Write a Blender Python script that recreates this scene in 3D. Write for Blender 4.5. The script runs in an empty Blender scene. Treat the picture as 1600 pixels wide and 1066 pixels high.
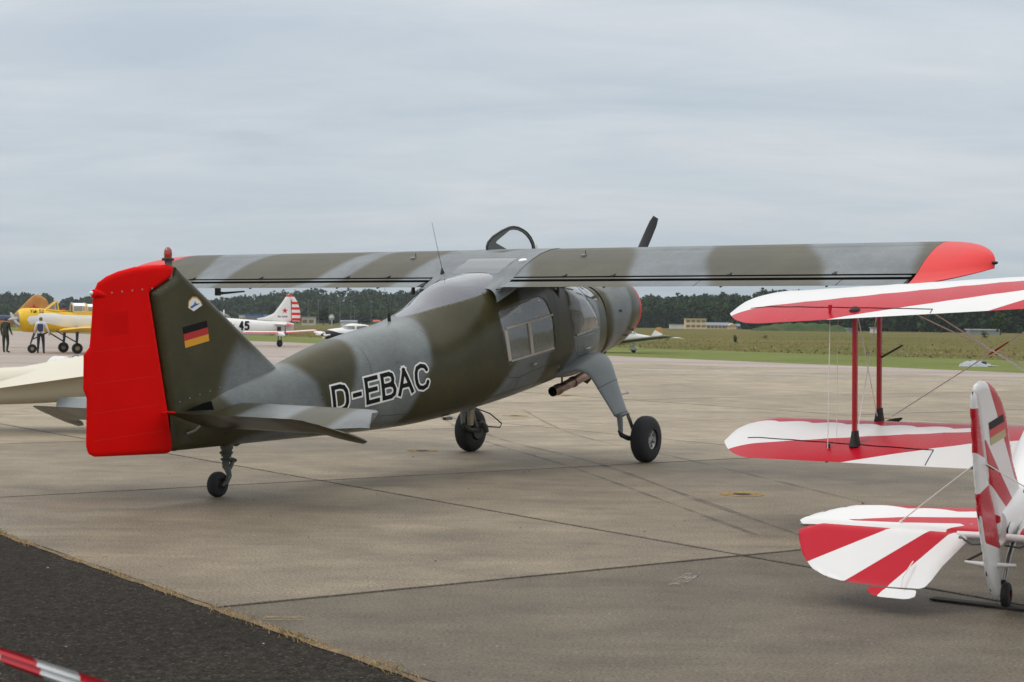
import bpy, bmesh, math, random
import numpy as np
from mathutils import Vector, Matrix
random.seed(7); rng = np.random.default_rng(7)
C = bpy.context.scene.collection
sc = bpy.context.scene
R = math.radians

# ---------------------------------------------------------------- camera
cd = bpy.data.cameras.new('camera'); cam = bpy.data.objects.new('camera', cd); C.objects.link(cam)
cd.sensor_width = 36.0; cd.lens = 36.0 * 2568.3 / 1600.0
cd.clip_start = 0.1; cd.clip_end = 9000
_p, _r, _h = 0.0111986, 0.0102626, 1.69085
fw = Vector((0, math.cos(_p), -math.sin(_p))); up = Vector((0, math.sin(_p), math.cos(_p))); rt = Vector((1, 0, 0))
r2 = rt * math.cos(_r) + up * math.sin(_r); u2 = up * math.cos(_r) - rt * math.sin(_r)
cam.matrix_world = Matrix(((r2.x, u2.x, -fw.x, 0), (r2.y, u2.y, -fw.y, 0), (r2.z, u2.z, -fw.z, _h), (0, 0, 0, 1)))
cd.dof.use_dof = True; cd.dof.focus_distance = 17.0; cd.dof.aperture_fstop = 7.0
sc.camera = cam

# ---------------------------------------------------------------- light
sc.view_settings.view_transform = 'Standard'; sc.view_settings.look = 'None'
sc.view_settings.exposure = 0.0; sc.view_settings.gamma = 1.0
w = bpy.data.worlds.new('World'); sc.world = w; w.use_nodes = True
N = w.node_tree.nodes; L = w.node_tree.links; N.clear()
SUN_EL, SUN_AZ = 50, -115       # compass-like azimuth measured from +Y towards +X
def nd(t, **k):
    n = N.new(t)
    for a, b in k.items(): setattr(n, a, b)
    return n
sky = nd('ShaderNodeTexSky', sky_type='NISHITA'); sky.sun_disc = False
sky.sun_elevation = R(SUN_EL); sky.sun_rotation = R(SUN_AZ); sky.air_density = 1.2; sky.dust_density = 2.0
bg1 = nd('ShaderNodeBackground'); bg1.inputs['Strength'].default_value = 0.10
L.new(sky.outputs[0], bg1.inputs['Color'])
tc = nd('ShaderNodeTexCoord'); sep = nd('ShaderNodeSeparateXYZ'); L.new(tc.outputs['Generated'], sep.inputs[0])
# flat cloud deck: project the direction on a plane overhead so the cloud streaks flatten towards the horizon
zz = nd('ShaderNodeMath', operation='MAXIMUM'); zz.inputs[1].default_value = 0.0; L.new(sep.outputs['Z'], zz.inputs[0])
za = nd('ShaderNodeMath', operation='ADD'); za.inputs[1].default_value = 0.17; L.new(zz.outputs[0], za.inputs[0])
dx = nd('ShaderNodeMath', operation='DIVIDE'); L.new(sep.outputs['X'], dx.inputs[0]); L.new(za.outputs[0], dx.inputs[1])
dy = nd('ShaderNodeMath', operation='DIVIDE'); L.new(sep.outputs['Y'], dy.inputs[0]); L.new(za.outputs[0], dy.inputs[1])
cx = nd('ShaderNodeCombineXYZ'); L.new(dx.outputs[0], cx.inputs[0]); L.new(dy.outputs[0], cx.inputs[1])
mp = nd('ShaderNodeMapping'); mp.inputs['Rotation'].default_value = (0, 0, R(14)); mp.inputs['Scale'].default_value = (0.62, 1.25, 1)
L.new(cx.outputs[0], mp.inputs['Vector'])
n1 = nd('ShaderNodeTexNoise'); n1.inputs['Scale'].default_value = 1.15; n1.inputs['Detail'].default_value = 9; n1.inputs['Roughness'].default_value = .55
n1.inputs['Distortion'].default_value = .7
L.new(mp.outputs[0], n1.inputs['Vector'])
n2 = nd('ShaderNodeTexNoise'); n2.inputs['Scale'].default_value = 2.7; n2.inputs['Detail'].default_value = 10; n2.inputs['Roughness'].default_value = .62
n2.inputs['Distortion'].default_value = .6
L.new(mp.outputs[0], n2.inputs['Vector'])
# vertical colour of the cloud deck
rp = nd('ShaderNodeValToRGB'); L.new(zz.outputs[0], rp.inputs[0])
e = rp.color_ramp.elements
e[0].position = 0.0; e[0].color = (.40, .475, .535, 1)
e[1].position = 1.0; e[1].color = (1.24, 1.25, 1.26, 1)
for pos, col in ((.03, (.475, .545, .60)), (.08, (.56, .62, .675)), (.17, (.555, .620, .69)), (.30, (.70, .75, .81)), (.60, (1.04, 1.06, 1.08))):
    q = e.new(pos); q.color = (*col, 1)
r1 = nd('ShaderNodeValToRGB'); L.new(n1.outputs['Fac'], r1.inputs[0])
r1.color_ramp.elements[0].position = .36; r1.color_ramp.elements[0].color = (.96, .98, .992, 1)
r1.color_ramp.elements[1].position = .66; r1.color_ramp.elements[1].color = (1.15, 1.105, 1.07, 1)
mulc = nd('ShaderNodeMixRGB', blend_type='MULTIPLY'); mulc.inputs[0].default_value = 1; L.new(rp.outputs[0], mulc.inputs[1]); L.new(r1.outputs[0], mulc.inputs[2])
r2_ = nd('ShaderNodeValToRGB'); L.new(n2.outputs['Fac'], r2_.inputs[0])
r2_.color_ramp.elements[0].position = .40; r2_.color_ramp.elements[0].color = (.965, .98, .99, 1)
r2_.color_ramp.elements[1].position = .70; r2_.color_ramp.elements[1].color = (1.10, 1.085, 1.065, 1)
mulb = nd('ShaderNodeMixRGB', blend_type='MULTIPLY'); mulb.inputs[0].default_value = 1; L.new(mulc.outputs[0], mulb.inputs[1]); L.new(r2_.outputs[0], mulb.inputs[2])
bg2 = nd('ShaderNodeBackground'); L.new(mulb.outputs[0], bg2.inputs['Color']); bg2.inputs['Strength'].default_value = 1.0
thin = nd('ShaderNodeMapRange'); thin.inputs[1].default_value = .24; thin.inputs[2].default_value = .42; thin.inputs[3].default_value = .84; thin.inputs[4].default_value = .97
L.new(n1.outputs['Fac'], thin.inputs[0])
mx = nd('ShaderNodeMixShader'); L.new(thin.outputs[0], mx.inputs[0]); L.new(bg1.outputs[0], mx.inputs[1]); L.new(bg2.outputs[0], mx.inputs[2])
out = nd('ShaderNodeOutputWorld'); L.new(mx.outputs[0], out.inputs[0])
sl = bpy.data.lights.new('sun', 'SUN'); sl.energy = 0.9; sl.angle = R(20); sl.color = (1, .965, .92)
so = bpy.data.objects.new('sun', sl); C.objects.link(so)
_d = Vector((math.sin(R(SUN_AZ)) * math.cos(R(SUN_EL)), math.cos(R(SUN_AZ)) * math.cos(R(SUN_EL)), math.sin(R(SUN_EL))))
so.rotation_euler = (-_d).to_track_quat('-Z', 'Y').to_euler()
try: sc.cycles.max_bounces = 8; sc.cycles.transparent_max_bounces = 16; sc.cycles.caustics_reflective = False
except Exception: pass

# ---------------------------------------------------------------- materials
def mat_base(name):
    m = bpy.data.materials.new(name); m.use_nodes = True
    return m, m.node_tree.nodes, m.node_tree.links, m.node_tree.nodes['Principled BSDF']
def paint(name, col, rough=.45, var=.12, scale=3.0, metal=0.0, bump=0.0, bscale=40, spec=.5, coat=0.0, col2=None, stretch=None, rvar=.08):
    m, n, l, b = mat_base(name)
    t = n.new('ShaderNodeTexCoord'); nz = n.new('ShaderNodeTexNoise'); nz.inputs['Scale'].default_value = scale; nz.inputs['Detail'].default_value = 7; nz.inputs['Roughness'].default_value = .6
    src = t.outputs['Object']
    if stretch:
        mpn = n.new('ShaderNodeMapping'); mpn.inputs['Scale'].default_value = stretch; l.new(src, mpn.inputs[0]); src = mpn.outputs[0]
    l.new(src, nz.inputs['Vector'])
    cr = n.new('ShaderNodeValToRGB'); l.new(nz.outputs['Fac'], cr.inputs[0])
    c2 = col2 or [c * (1 + var) for c in col]
    cr.color_ramp.elements[0].position = .3; cr.color_ramp.elements[0].color = (*[c * (1 - var) for c in col], 1)
    cr.color_ramp.elements[1].position = .7; cr.color_ramp.elements[1].color = (*c2, 1)
    l.new(cr.outputs[0], b.inputs['Base Color'])
    mr = n.new('ShaderNodeMapRange'); mr.inputs[3].default_value = max(.02, rough - rvar); mr.inputs[4].default_value = min(1, rough + rvar); l.new(nz.outputs['Fac'], mr.inputs[0]); l.new(mr.outputs[0], b.inputs['Roughness'])
    b.inputs['Metallic'].default_value = metal; b.inputs['Specular IOR Level'].default_value = spec
    if coat: b.inputs['Coat Weight'].default_value = coat; b.inputs['Coat Roughness'].default_value = .15
    if bump:
        nb = n.new('ShaderNodeTexNoise'); nb.inputs['Scale'].default_value = bscale; nb.inputs['Detail'].default_value = 5; l.new(src, nb.inputs['Vector'])
        bp = n.new('ShaderNodeBump'); bp.inputs['Strength'].default_value = bump; bp.inputs['Distance'].default_value = .02; l.new(nb.outputs['Fac'], bp.inputs['Height']); l.new(bp.outputs[0], b.inputs['Normal'])
    return m
def camo_mat(name, grey, olive, rough):
    m, n, l, b = mat_base(name)
    at = n.new('ShaderNodeAttribute'); at.attribute_name = 'camo'
    t = n.new('ShaderNodeTexCoord')
    nz = n.new('ShaderNodeTexNoise'); nz.inputs['Scale'].default_value = 2.2; nz.inputs['Detail'].default_value = 9; nz.inputs['Roughness'].default_value = .65; l.new(t.outputs['Object'], nz.inputs['Vector'])
    fine = n.new('ShaderNodeTexNoise'); fine.inputs['Scale'].default_value = 45; fine.inputs['Detail'].default_value = 5
    mpn = n.new('ShaderNodeMapping'); mpn.inputs['Scale'].default_value = (.35, 1, 1); l.new(t.outputs['Object'], mpn.inputs[0]); l.new(mpn.outputs[0], fine.inputs['Vector'])
    mx = n.new('ShaderNodeMixRGB'); mx.inputs[1].default_value = (*grey, 1); mx.inputs[2].default_value = (*olive, 1); l.new(at.outputs['Fac'], mx.inputs[0])
    cr = n.new('ShaderNodeValToRGB'); l.new(nz.outputs['Fac'], cr.inputs[0])
    cr.color_ramp.elements[0].position = .32; cr.color_ramp.elements[0].color = (.74, .74, .74, 1)
    cr.color_ramp.elements[1].position = .70; cr.color_ramp.elements[1].color = (1.20, 1.19, 1.16, 1)
    mu = n.new('ShaderNodeMixRGB'); mu.blend_type = 'MULTIPLY'; mu.inputs[0].default_value = 1; l.new(mx.outputs[0], mu.inputs[1]); l.new(cr.outputs[0], mu.inputs[2])
    cf = n.new('ShaderNodeValToRGB'); l.new(fine.outputs['Fac'], cf.inputs[0])
    cf.color_ramp.elements[0].position = .25; cf.color_ramp.elements[0].color = (.90, .89, .88, 1)
    cf.color_ramp.elements[1].position = .62; cf.color_ramp.elements[1].color = (1.04, 1.04, 1.04, 1)
    mv = n.new('ShaderNodeMixRGB'); mv.blend_type = 'MULTIPLY'; mv.inputs[0].default_value = 1; l.new(mu.outputs[0], mv.inputs[1]); l.new(cf.outputs[0], mv.inputs[2])
    l.new(mv.outputs[0], b.inputs['Base Color'])
    mr = n.new('ShaderNodeMapRange'); mr.inputs[3].default_value = rough - .07; mr.inputs[4].default_value = rough + .12; l.new(nz.outputs['Fac'], mr.inputs[0]); l.new(mr.outputs[0], b.inputs['Roughness'])
    # sheet metal: faint large dents
    d = n.new('ShaderNodeTexNoise'); d.inputs['Scale'].default_value = 2.6; d.inputs['Detail'].default_value = 1.5; l.new(t.outputs['Object'], d.inputs['Vector'])
    bp = n.new('ShaderNodeBump'); bp.inputs['Strength'].default_value = .28; bp.inputs['Distance'].default_value = .03; l.new(d.outputs['Fac'], bp.inputs['Height']); l.new(bp.outputs[0], b.inputs['Normal'])
    return m
def glass_mat(name, tint=(.75, .78, .8), milk=.12, milkcol=(.5, .52, .58), gl=.06):
    m = bpy.data.materials.new(name); m.use_nodes = True; n = m.node_tree.nodes; l = m.node_tree.links; n.clear()
    tr = n.new('ShaderNodeBsdfTransparent'); tr.inputs[0].default_value = (*tint, 1)
    df = n.new('ShaderNodeBsdfDiffuse'); df.inputs[0].default_value = (*milkcol, 1)
    go = n.new('ShaderNodeBsdfGlossy'); go.inputs['Roughness'].default_value = gl; go.inputs[0].default_value = (1, 1, 1, 1)
    fr = n.new('ShaderNodeFresnel'); fr.inputs[0].default_value = 1.55
    a = n.new('ShaderNodeMixShader'); a.inputs[0].default_value = milk; l.new(tr.outputs[0], a.inputs[1]); l.new(df.outputs[0], a.inputs[2])
    nz = n.new('ShaderNodeTexNoise'); nz.inputs['Scale'].default_value = 3; bp = n.new('ShaderNodeBump'); bp.inputs['Strength'].default_value = .12; bp.inputs['Distance'].default_value = .02
    tcn = n.new('ShaderNodeTexCoord'); l.new(tcn.outputs['Object'], nz.inputs['Vector']); l.new(nz.outputs['Fac'], bp.inputs['Height']); l.new(bp.outputs[0], go.inputs['Normal'])
    f2 = n.new('ShaderNodeMath'); f2.operation = 'MULTIPLY'; f2.inputs[1].default_value = 1.5; l.new(fr.outputs[0], f2.inputs[0])
    b = n.new('ShaderNodeMixShader'); l.new(f2.outputs[0], b.inputs[0]); l.new(a.outputs[0], b.inputs[1]); l.new(go.outputs[0], b.inputs[2])
    o = n.new('ShaderNodeOutputMaterial'); l.new(b.outputs[0], o.inputs[0])
    return m
M = {}
GREY, OLIVE = (.176, .195, .199), (.056, .050, .020)
M['camo'] = camo_mat('camouflage_paint', GREY, OLIVE, .28); M['camo'].node_tree.nodes['Principled BSDF'].inputs['Specular IOR Level'].default_value = .36
M['camow'] = camo_mat('camouflage_paint_wing', (.184, .206, .218), (.084, .080, .054), .50)
M['greyp'] = paint('grey_paint', (.176, .198, .206), .36, .1)
M['red'] = paint('signal_red_paint', (.78, .004, .003), .5, .05, 1.6, bump=.05, bscale=3, spec=.06)
M['redtip'] = paint('red_orange_paint', (.66, .026, .024), .42, .06, spec=.4)
M['black'] = paint('black_paint', (.012, .012, .013), .45)
M['dark'] = paint('dark_metal', (.035, .034, .030), .5, .4, 14)
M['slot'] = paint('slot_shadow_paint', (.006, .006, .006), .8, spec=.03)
M['rubber'] = paint('tyre_rubber', (.016, .016, .017), .75, .3, 12, bump=.2, bscale=30)
M['rim'] = paint('cast_alloy', (.42, .42, .42), .4, .2, 18, metal=.7)
M['metal'] = paint('bare_metal', (.35, .35, .34), .35, .2, 10, metal=.9)
M['geargreen'] = paint('dirty_green_metal', (.075, .082, .065), .5, .4, 22)
M['cream_metal'] = paint('cream_primer', (.40, .37, .24), .5, .2, 12)
M['exhaust'] = paint('heat_stained_steel', (.24, .115, .065), .42, .45, 7, metal=.6, col2=(.42, .27, .19))
M['white'] = paint('white_gloss_paint', (.78, .78, .76), .3, .03, 2)
M['wfab'] = paint('white_doped_fabric', (.72, .715, .70), .32, .035, 1.5, bump=.10, bscale=2.5)
M['rfab'] = paint('red_doped_fabric', (.47, .007, .022), .28, .06, 1.5, bump=.10, bscale=2.5, spec=.22)
M['rstrut'] = paint('red_gloss_strut', (.42, .012, .018), .3, .06)
M['cream'] = paint('cream_gelcoat', (.68, .64, .52), .42, .03, 1.2, spec=.3)
M['beige'] = paint('beige_window_frame', (.58, .52, .45), .5, .08)
M['letterw'] = paint('white_letter_paint', (.86, .86, .83), .45, .03)
M['letterb'] = paint('black_letter_paint', (.008, .008, .009), .5, .1, spec=.15)
M['gold'] = paint('gold_paint', (.75, .34, .012), .4, .04)
M['flagred'] = paint('flag_red', (.50, .018, .020), .4, .04)
M['olive_gold'] = paint('dull_gold', (.40, .36, .16), .4, .05)
M['boot'] = paint('black_leather_boot', (.012, .012, .012), .65, .3, 20, bump=.5, bscale=25)
M['wire'] = paint('pale_wire', (.80, .77, .72), .5, .05)
M['yellow'] = paint('yellow_paint', (.80, .50, .015), .4, .05)
M['orange'] = paint('faded_orange_paint', (.50, .24, .06), .5, .15, 3)
M['navy'] = paint('navy_paint', (.03, .045, .10), .4, .1)
M['blue'] = paint('blue_cladding', (.05, .13, .36), .6, .1)
M['skin'] = paint('skin', (.42, .24, .17), .6, .08)
M['glass'] = glass_mat('acrylic_glass', (.72, .74, .78), .30, (.40, .42, .49), .07)  # lavender diffuse share stands in for the reflected sky
M['sideglass'] = glass_mat('side_glass', (.92, .94, .95), .34, (.60, .62, .64), .05)  # pale diffuse share stands in for sky seen through the pane
M['clear'] = glass_mat('clear_glass', (.9, .92, .93), .10, (.7, .72, .75), .05)
M['interior'] = paint('cabin_interior', (.10, .10, .10), .7, .2)
M['seatcloth'] = paint('seat_fabric', (.22, .22, .22), .8, .2, 9)

# ---------------------------------------------------------------- helpers
def tag(o, label, cat, group=None):
    o['label'] = label; o['category'] = cat
    if group: o['group'] = group
    return o
def thing(name, label, cat, loc=(0, 0, 0), rz=0, group=None):
    o = bpy.data.objects.new(name, None); C.objects.link(o); o.empty_display_size = .2
    o.location = loc; o.rotation_euler = (0, 0, rz)
    return tag(o, label, cat, group)
def mk(name, verts, faces, mats, parent=None, mi=None, smooth=True, attr=None, merge=0, angle=40):
    used = sorted({i for f in faces for i in f})
    if len(used) < len(verts):
        rm = {k: i for i, k in enumerate(used)}; faces = [[rm[i] for i in f] for f in faces]; verts = [verts[i] for i in used]
        if attr is not None: attr = np.asarray(attr)[used]
    me = bpy.data.meshes.new(name)
    me.from_pydata([tuple(map(float, v)) for v in verts], [], [tuple(f) for f in faces])
    for m in (mats if isinstance(mats, (list, tuple)) else [mats]): me.materials.append(m)
    if mi is not None: me.polygons.foreach_set('material_index', list(mi))
    if attr is not None:
        a = me.attributes.new('camo', 'FLOAT', 'POINT'); a.data.foreach_set('value', np.asarray(attr, dtype=np.float32))
    if merge:
        bm = bmesh.new(); bm.from_mesh(me); bmesh.ops.remove_doubles(bm, verts=bm.verts, dist=merge); bmesh.ops.recalc_face_normals(bm, faces=bm.faces); bm.to_mesh(me); bm.free()
    if smooth:
        me.polygons.foreach_set('use_smooth', [True] * len(me.polygons))
        try: me.set_sharp_from_angle(angle=R(angle))
        except Exception: pass
    me.update()
    o = bpy.data.objects.new(name, me); C.objects.link(o)
    if parent: o.parent = parent
    return o
def bm_obj(name, bm, mats, parent=None, smooth=True, angle=35):
    me = bpy.data.meshes.new(name); bmesh.ops.recalc_face_normals(bm, faces=bm.faces); bm.to_mesh(me); bm.free()
    for m in (mats if isinstance(mats, (list, tuple)) else [mats]): me.materials.append(m)
    if smooth:
        me.polygons.foreach_set('use_smooth', [True] * len(me.polygons))
        try: me.set_sharp_from_angle(angle=R(angle))
        except Exception: pass
    o = bpy.data.objects.new(name, me); C.objects.link(o)
    if parent: o.parent = parent
    return o
def poly_sdf(poly, rnd=0.0):
    P = np.array(poly, float)
    def f(X, Y):
        d = np.full(np.shape(X), 1e9); ins = np.zeros(np.shape(X), bool); n = len(P)
        for i in range(n):
            a = P[i]; b = P[(i + 1) % n]; e = b - a
            wx = X - a[0]; wy = Y - a[1]
            t = np.clip((wx * e[0] + wy * e[1]) / max(e @ e, 1e-12), 0, 1)
            d = np.minimum(d, (wx - e[0] * t) ** 2 + (wy - e[1] * t) ** 2)
            c = ((a[1] <= Y) & (Y < b[1])) | ((b[1] <= Y) & (Y < a[1]))
            xi = a[0] + (Y - a[1]) * (e[0] / (e[1] if abs(e[1]) > 1e-12 else 1e-12))
            ins ^= c & (X < xi)
        d = np.sqrt(d)
        return np.where(ins, -d, d) - rnd
    return f
def line_f(a, b, side=1):      # negative on the left of a->b (side=1)
    a = np.array(a, float); b = np.array(b, float); e = (b - a) / np.linalg.norm(b - a)
    return lambda X, Y: -side * (e[0] * (Y - a[1]) - e[1] * (X - a[0]))
def strokes_f(lines, r):
    segs = [(l[i], l[i + 1]) for l in lines for i in range(len(l) - 1)]
    def f(X, Y):
        d = np.full(np.shape(X), 1e9)
        for a, b in segs:
            ex, ey = b[0] - a[0], b[1] - a[1]; q = max(ex * ex + ey * ey, 1e-12)
            t = np.clip(((X - a[0]) * ex + (Y - a[1]) * ey) / q, 0, 1)
            d = np.minimum(d, (X - a[0] - ex * t) ** 2 + (Y - a[1] - ey * t) ** 2)
        return np.sqrt(d) - r
    return f
def strokes_sq(lines, r, lmin):
    segs = [(l[i], l[i + 1]) for l in lines for i in range(len(l) - 1)]
    def f(X, Y):
        d = np.full(np.shape(X), 1e9)
        for a, b in segs:
            ex, ey = b[0] - a[0], b[1] - a[1]; q = max(math.hypot(ex, ey), 1e-9); ex /= q; ey /= q
            al = (X - a[0]) * ex + (Y - a[1]) * ey; pe = np.abs((Y - a[1]) * ex - (X - a[0]) * ey); ov = np.maximum(-al, al - q)
            d = np.minimum(d, np.maximum(pe, ov) if q > lmin else np.sqrt(pe ** 2 + np.maximum(ov, 0) ** 2))
        return d - r
    return f
def _clip(poly, k, keep_neg):
    out = []; n = len(poly)
    for i in range(n):
        a = poly[i]; b = poly[(i + 1) % n]; fa = a[k] if keep_neg else -a[k]; fb = b[k] if keep_neg else -b[k]
        if fa < 0: out.append(a)
        if (fa < 0) != (fb < 0):
            t = fa / (fa - fb); out.append([p + (q - p) * t for p, q in zip(a, b)])
    return out
def regions(us, vs, fields, UVmap=None, keep_base=True):
    """cut the (u,v) grid along the zero lines of fields [(key, f)], first match wins; returns {key: (uv array, faces)}"""
    U, V = np.meshgrid(us, vs, indexing='ij')
    X, Y = UVmap(U, V) if UVmap else (U, V)
    FV = [np.asarray(f(X, Y), float) for _, f in fields]
    keys = [k for k, _ in fields] + ['base']
    out = {k: ({}, [], []) for k in keys}
    def add(key, pts):
        idx, vv, ff = out[key]; face = []
        for p in pts:
            q = (round(p[0], 6), round(p[1], 6))
            if q not in idx: idx[q] = len(vv); vv.append(q)
            i = idx[q]
            if not face or (face[-1] != i): face.append(i)
        if len(face) > 2 and face[0] == face[-1]: face.pop()
        if len(face) > 2: ff.append(face)
    nf = len(FV)
    if nf:
        S = np.stack(FV, -1); neg = S < 0
    for i in range(len(us) - 1):
        for j in range(len(vs) - 1):
            cs = ((i, j), (i + 1, j), (i + 1, j + 1), (i, j + 1))
            base = [[us[a], vs[b]] for a, b in cs]
            if nf:
                done = False; mixed = False
                for k in range(nf):
                    q = int(neg[i, j, k]) + int(neg[i + 1, j, k]) + int(neg[i + 1, j + 1, k]) + int(neg[i, j + 1, k])
                    if q == 4 and not mixed: add(keys[k], base); done = True; break
                    if q: mixed = True
                if done: continue
                if mixed:
                    poly = [b + [float(S[a][c][k]) for k in range(nf)] for b, (a, c) in zip(base, cs)]
                    pend = [poly]
                    for k in range(nf):
                        nxt = []
                        for p in pend:
                            a = _clip(p, 2 + k, True)
                            if len(a) > 2: add(keys[k], a)
                            b = _clip(p, 2 + k, False)
                            if len(b) > 2: nxt.append(b)
                        pend = nxt
                    if keep_base:
                        for p in pend: add('base', p)
                    continue
            if keep_base: add('base', base)
    return {k: (np.array(v[1]).reshape(-1, 2), v[2]) for k, v in out.items() if v[2]}
def join_regions(res, keys, P):
    V = []; F = []; MI = []; n = 0
    for mi, k in enumerate(keys):
        if k not in res: continue
        uv, ff = res[k]
        x, y, z = P(uv[:, 0], uv[:, 1]); V.append(np.stack([x + 0 * z, y + 0 * z, z + 0 * x], -1))
        F += [[q + n for q in f] for f in ff]; MI += [mi] * len(ff); n += len(uv)
    return np.concatenate(V), F, MI
def plate(name, outline, tmax, frame, mats, parent=None, fields=(), step=.05, edge=.12, camo=None, taper=None, rnd=0.0, emin=0.0):
    """lens-shaped plate: outline in (a,b), thickness tmax falling to zero at the rim over `edge`; frame(a,b,t)->xyz (t = signed offset)"""
    P = np.array(outline, float); lo = P.min(0) - rnd - .001; hi = P.max(0) + rnd + .001
    us = np.linspace(lo[0], hi[0], max(3, int((hi[0] - lo[0]) / step) + 2)); vs = np.linspace(lo[1], hi[1], max(3, int((hi[1] - lo[1]) / step) + 2))
    sd = poly_sdf(outline, rnd)
    flds = [('out', lambda X, Y: -sd(X, Y))] + list(fields)
    res = regions(us, vs, flds); keys = ['base'] + [k for k, _ in fields]
    Vs = []; Fs = []; Ms = []; n = 0; att = []
    for sg in (1, -1):
        V = []; F = []; MI = []; m = 0
        for mi, k in enumerate(keys):
            if k not in res: continue
            uv, ff = res[k]; d = np.maximum(-sd(uv[:, 0], uv[:, 1]), 0)
            q = np.clip(d / edge, 0, 1); t = .5 * tmax * np.sqrt(np.clip(1 - (1 - q) ** 2, 0, 1))
            if taper is not None: t = t * taper(uv[:, 0], uv[:, 1])
            t = np.where(d < 1e-4, 0, np.maximum(t, emin * .5)) * sg
            x, y, z = frame(uv[:, 0], uv[:, 1], t); V.append(np.stack([x + 0 * t, y + 0 * t, z + 0 * t], -1))
            if camo is not None: att.append(camo(uv[:, 0], uv[:, 1]))
            F += [([q_ + m for q_ in f] if sg > 0 else [q_ + m for q_ in reversed(f)]) for f in ff]; MI += [mi] * len(ff); m += len(uv)
        V = np.concatenate(V); Vs.append(V); Fs += [[q_ + n for q_ in f] for f in F]; Ms += MI; n += len(V)
    return mk(name, np.concatenate(Vs), Fs, mats, parent, Ms, attr=(np.concatenate(att) if camo is not None else None), merge=1e-4, angle=50)
def interp(xs, ys):
    xs = np.array(xs, float); ys = np.array(ys, float); h = np.diff(xs); d = np.diff(ys) / h; m = np.zeros_like(xs)
    m[0] = d[0]; m[-1] = d[-1]
    for i in range(1, len(xs) - 1):
        m[i] = 0 if d[i - 1] * d[i] <= 0 else 3 * (h[i - 1] + h[i]) / ((2 * h[i] + h[i - 1]) / d[i - 1] + (h[i] + 2 * h[i - 1]) / d[i])
    def f(x):
        x = np.asarray(x, float); i = np.clip(np.searchsorted(xs, x) - 1, 0, len(xs) - 2); t = np.clip((x - xs[i]) / h[i], 0, 1)
        return (ys[i] * (1 + 2 * t) * (1 - t) ** 2 + m[i] * h[i] * t * (1 - t) ** 2 + ys[i + 1] * t * t * (3 - 2 * t) + m[i + 1] * h[i] * t * t * (t - 1))
    return f
def tube(name, pts, r, mat, parent=None, seg=10, cap=True):
    pts = [Vector(p) for p in pts]; rs = r if isinstance(r, (list, tuple)) else [r] * len(pts)
    V = []; F = []
    prev = None
    for i, p in enumerate(pts):
        t = (pts[min(i + 1, len(pts) - 1)] - pts[max(i - 1, 0)]).normalized()
        if prev is None:
            a = Vector((0, 0, 1)) if abs(t.z) < .9 else Vector((1, 0, 0)); u = t.cross(a).normalized()
        else: u = (prev - t * prev.dot(t)).normalized()
        prev = u; v = t.cross(u)
        for k in range(seg):
            a = 2 * math.pi * k / seg; V.append(p + (u * math.cos(a) + v * math.sin(a)) * rs[i])
    for i in range(len(pts) - 1):
        for k in range(seg):
            k2 = (k + 1) % seg; F.append((i * seg + k, i * seg + k2, (i + 1) * seg + k2, (i + 1) * seg + k))
    if cap: F.append(tuple(reversed(range(seg)))); F.append(tuple((len(pts) - 1) * seg + k for k in range(seg)))
    return mk(name, V, F, mat, parent, angle=50)
def lathe(name, prof, mat, parent=None, origin=(0, 0, 0), axis=(0, 0, 1), seg=28, mis=None):
    """prof: (r, h) list along axis"""
    ax = Vector(axis).normalized(); a = Vector((0, 0, 1)) if abs(ax.z) < .9 else Vector((1, 0, 0)); u = ax.cross(a).normalized(); v = ax.cross(u); o = Vector(origin)
    V = []; F = []; MI = []
    for r_, h in prof:
        for k in range(seg):
            q = 2 * math.pi * k / seg; V.append(o + ax * h + (u * math.cos(q) + v * math.sin(q)) * max(r_, 1e-4))
    for i in range(len(prof) - 1):
        for k in range(seg):
            k2 = (k + 1) % seg; F.append((i * seg + k, i * seg + k2, (i + 1) * seg + k2, (i + 1) * seg + k)); MI.append(mis[i] if mis else 0)
    return mk(name, V, F, mat, parent, MI, merge=2e-4, angle=38)
def box(name, c, s, mat, parent=None, rot=None, bev=.0):
    bm = bmesh.new(); bmesh.ops.create_cube(bm, size=1)
    for v in bm.verts: v.co = Vector((v.co.x * s[0], v.co.y * s[1], v.co.z * s[2]))
    if bev: bmesh.ops.bevel(bm, geom=list(bm.edges), offset=bev, segments=2, affect='EDGES')
    if rot: bmesh.ops.rotate(bm, verts=bm.verts, matrix=rot)
    bmesh.ops.translate(bm, verts=bm.verts, vec=c)
    return bm_obj(name, bm, mat, parent)
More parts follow.
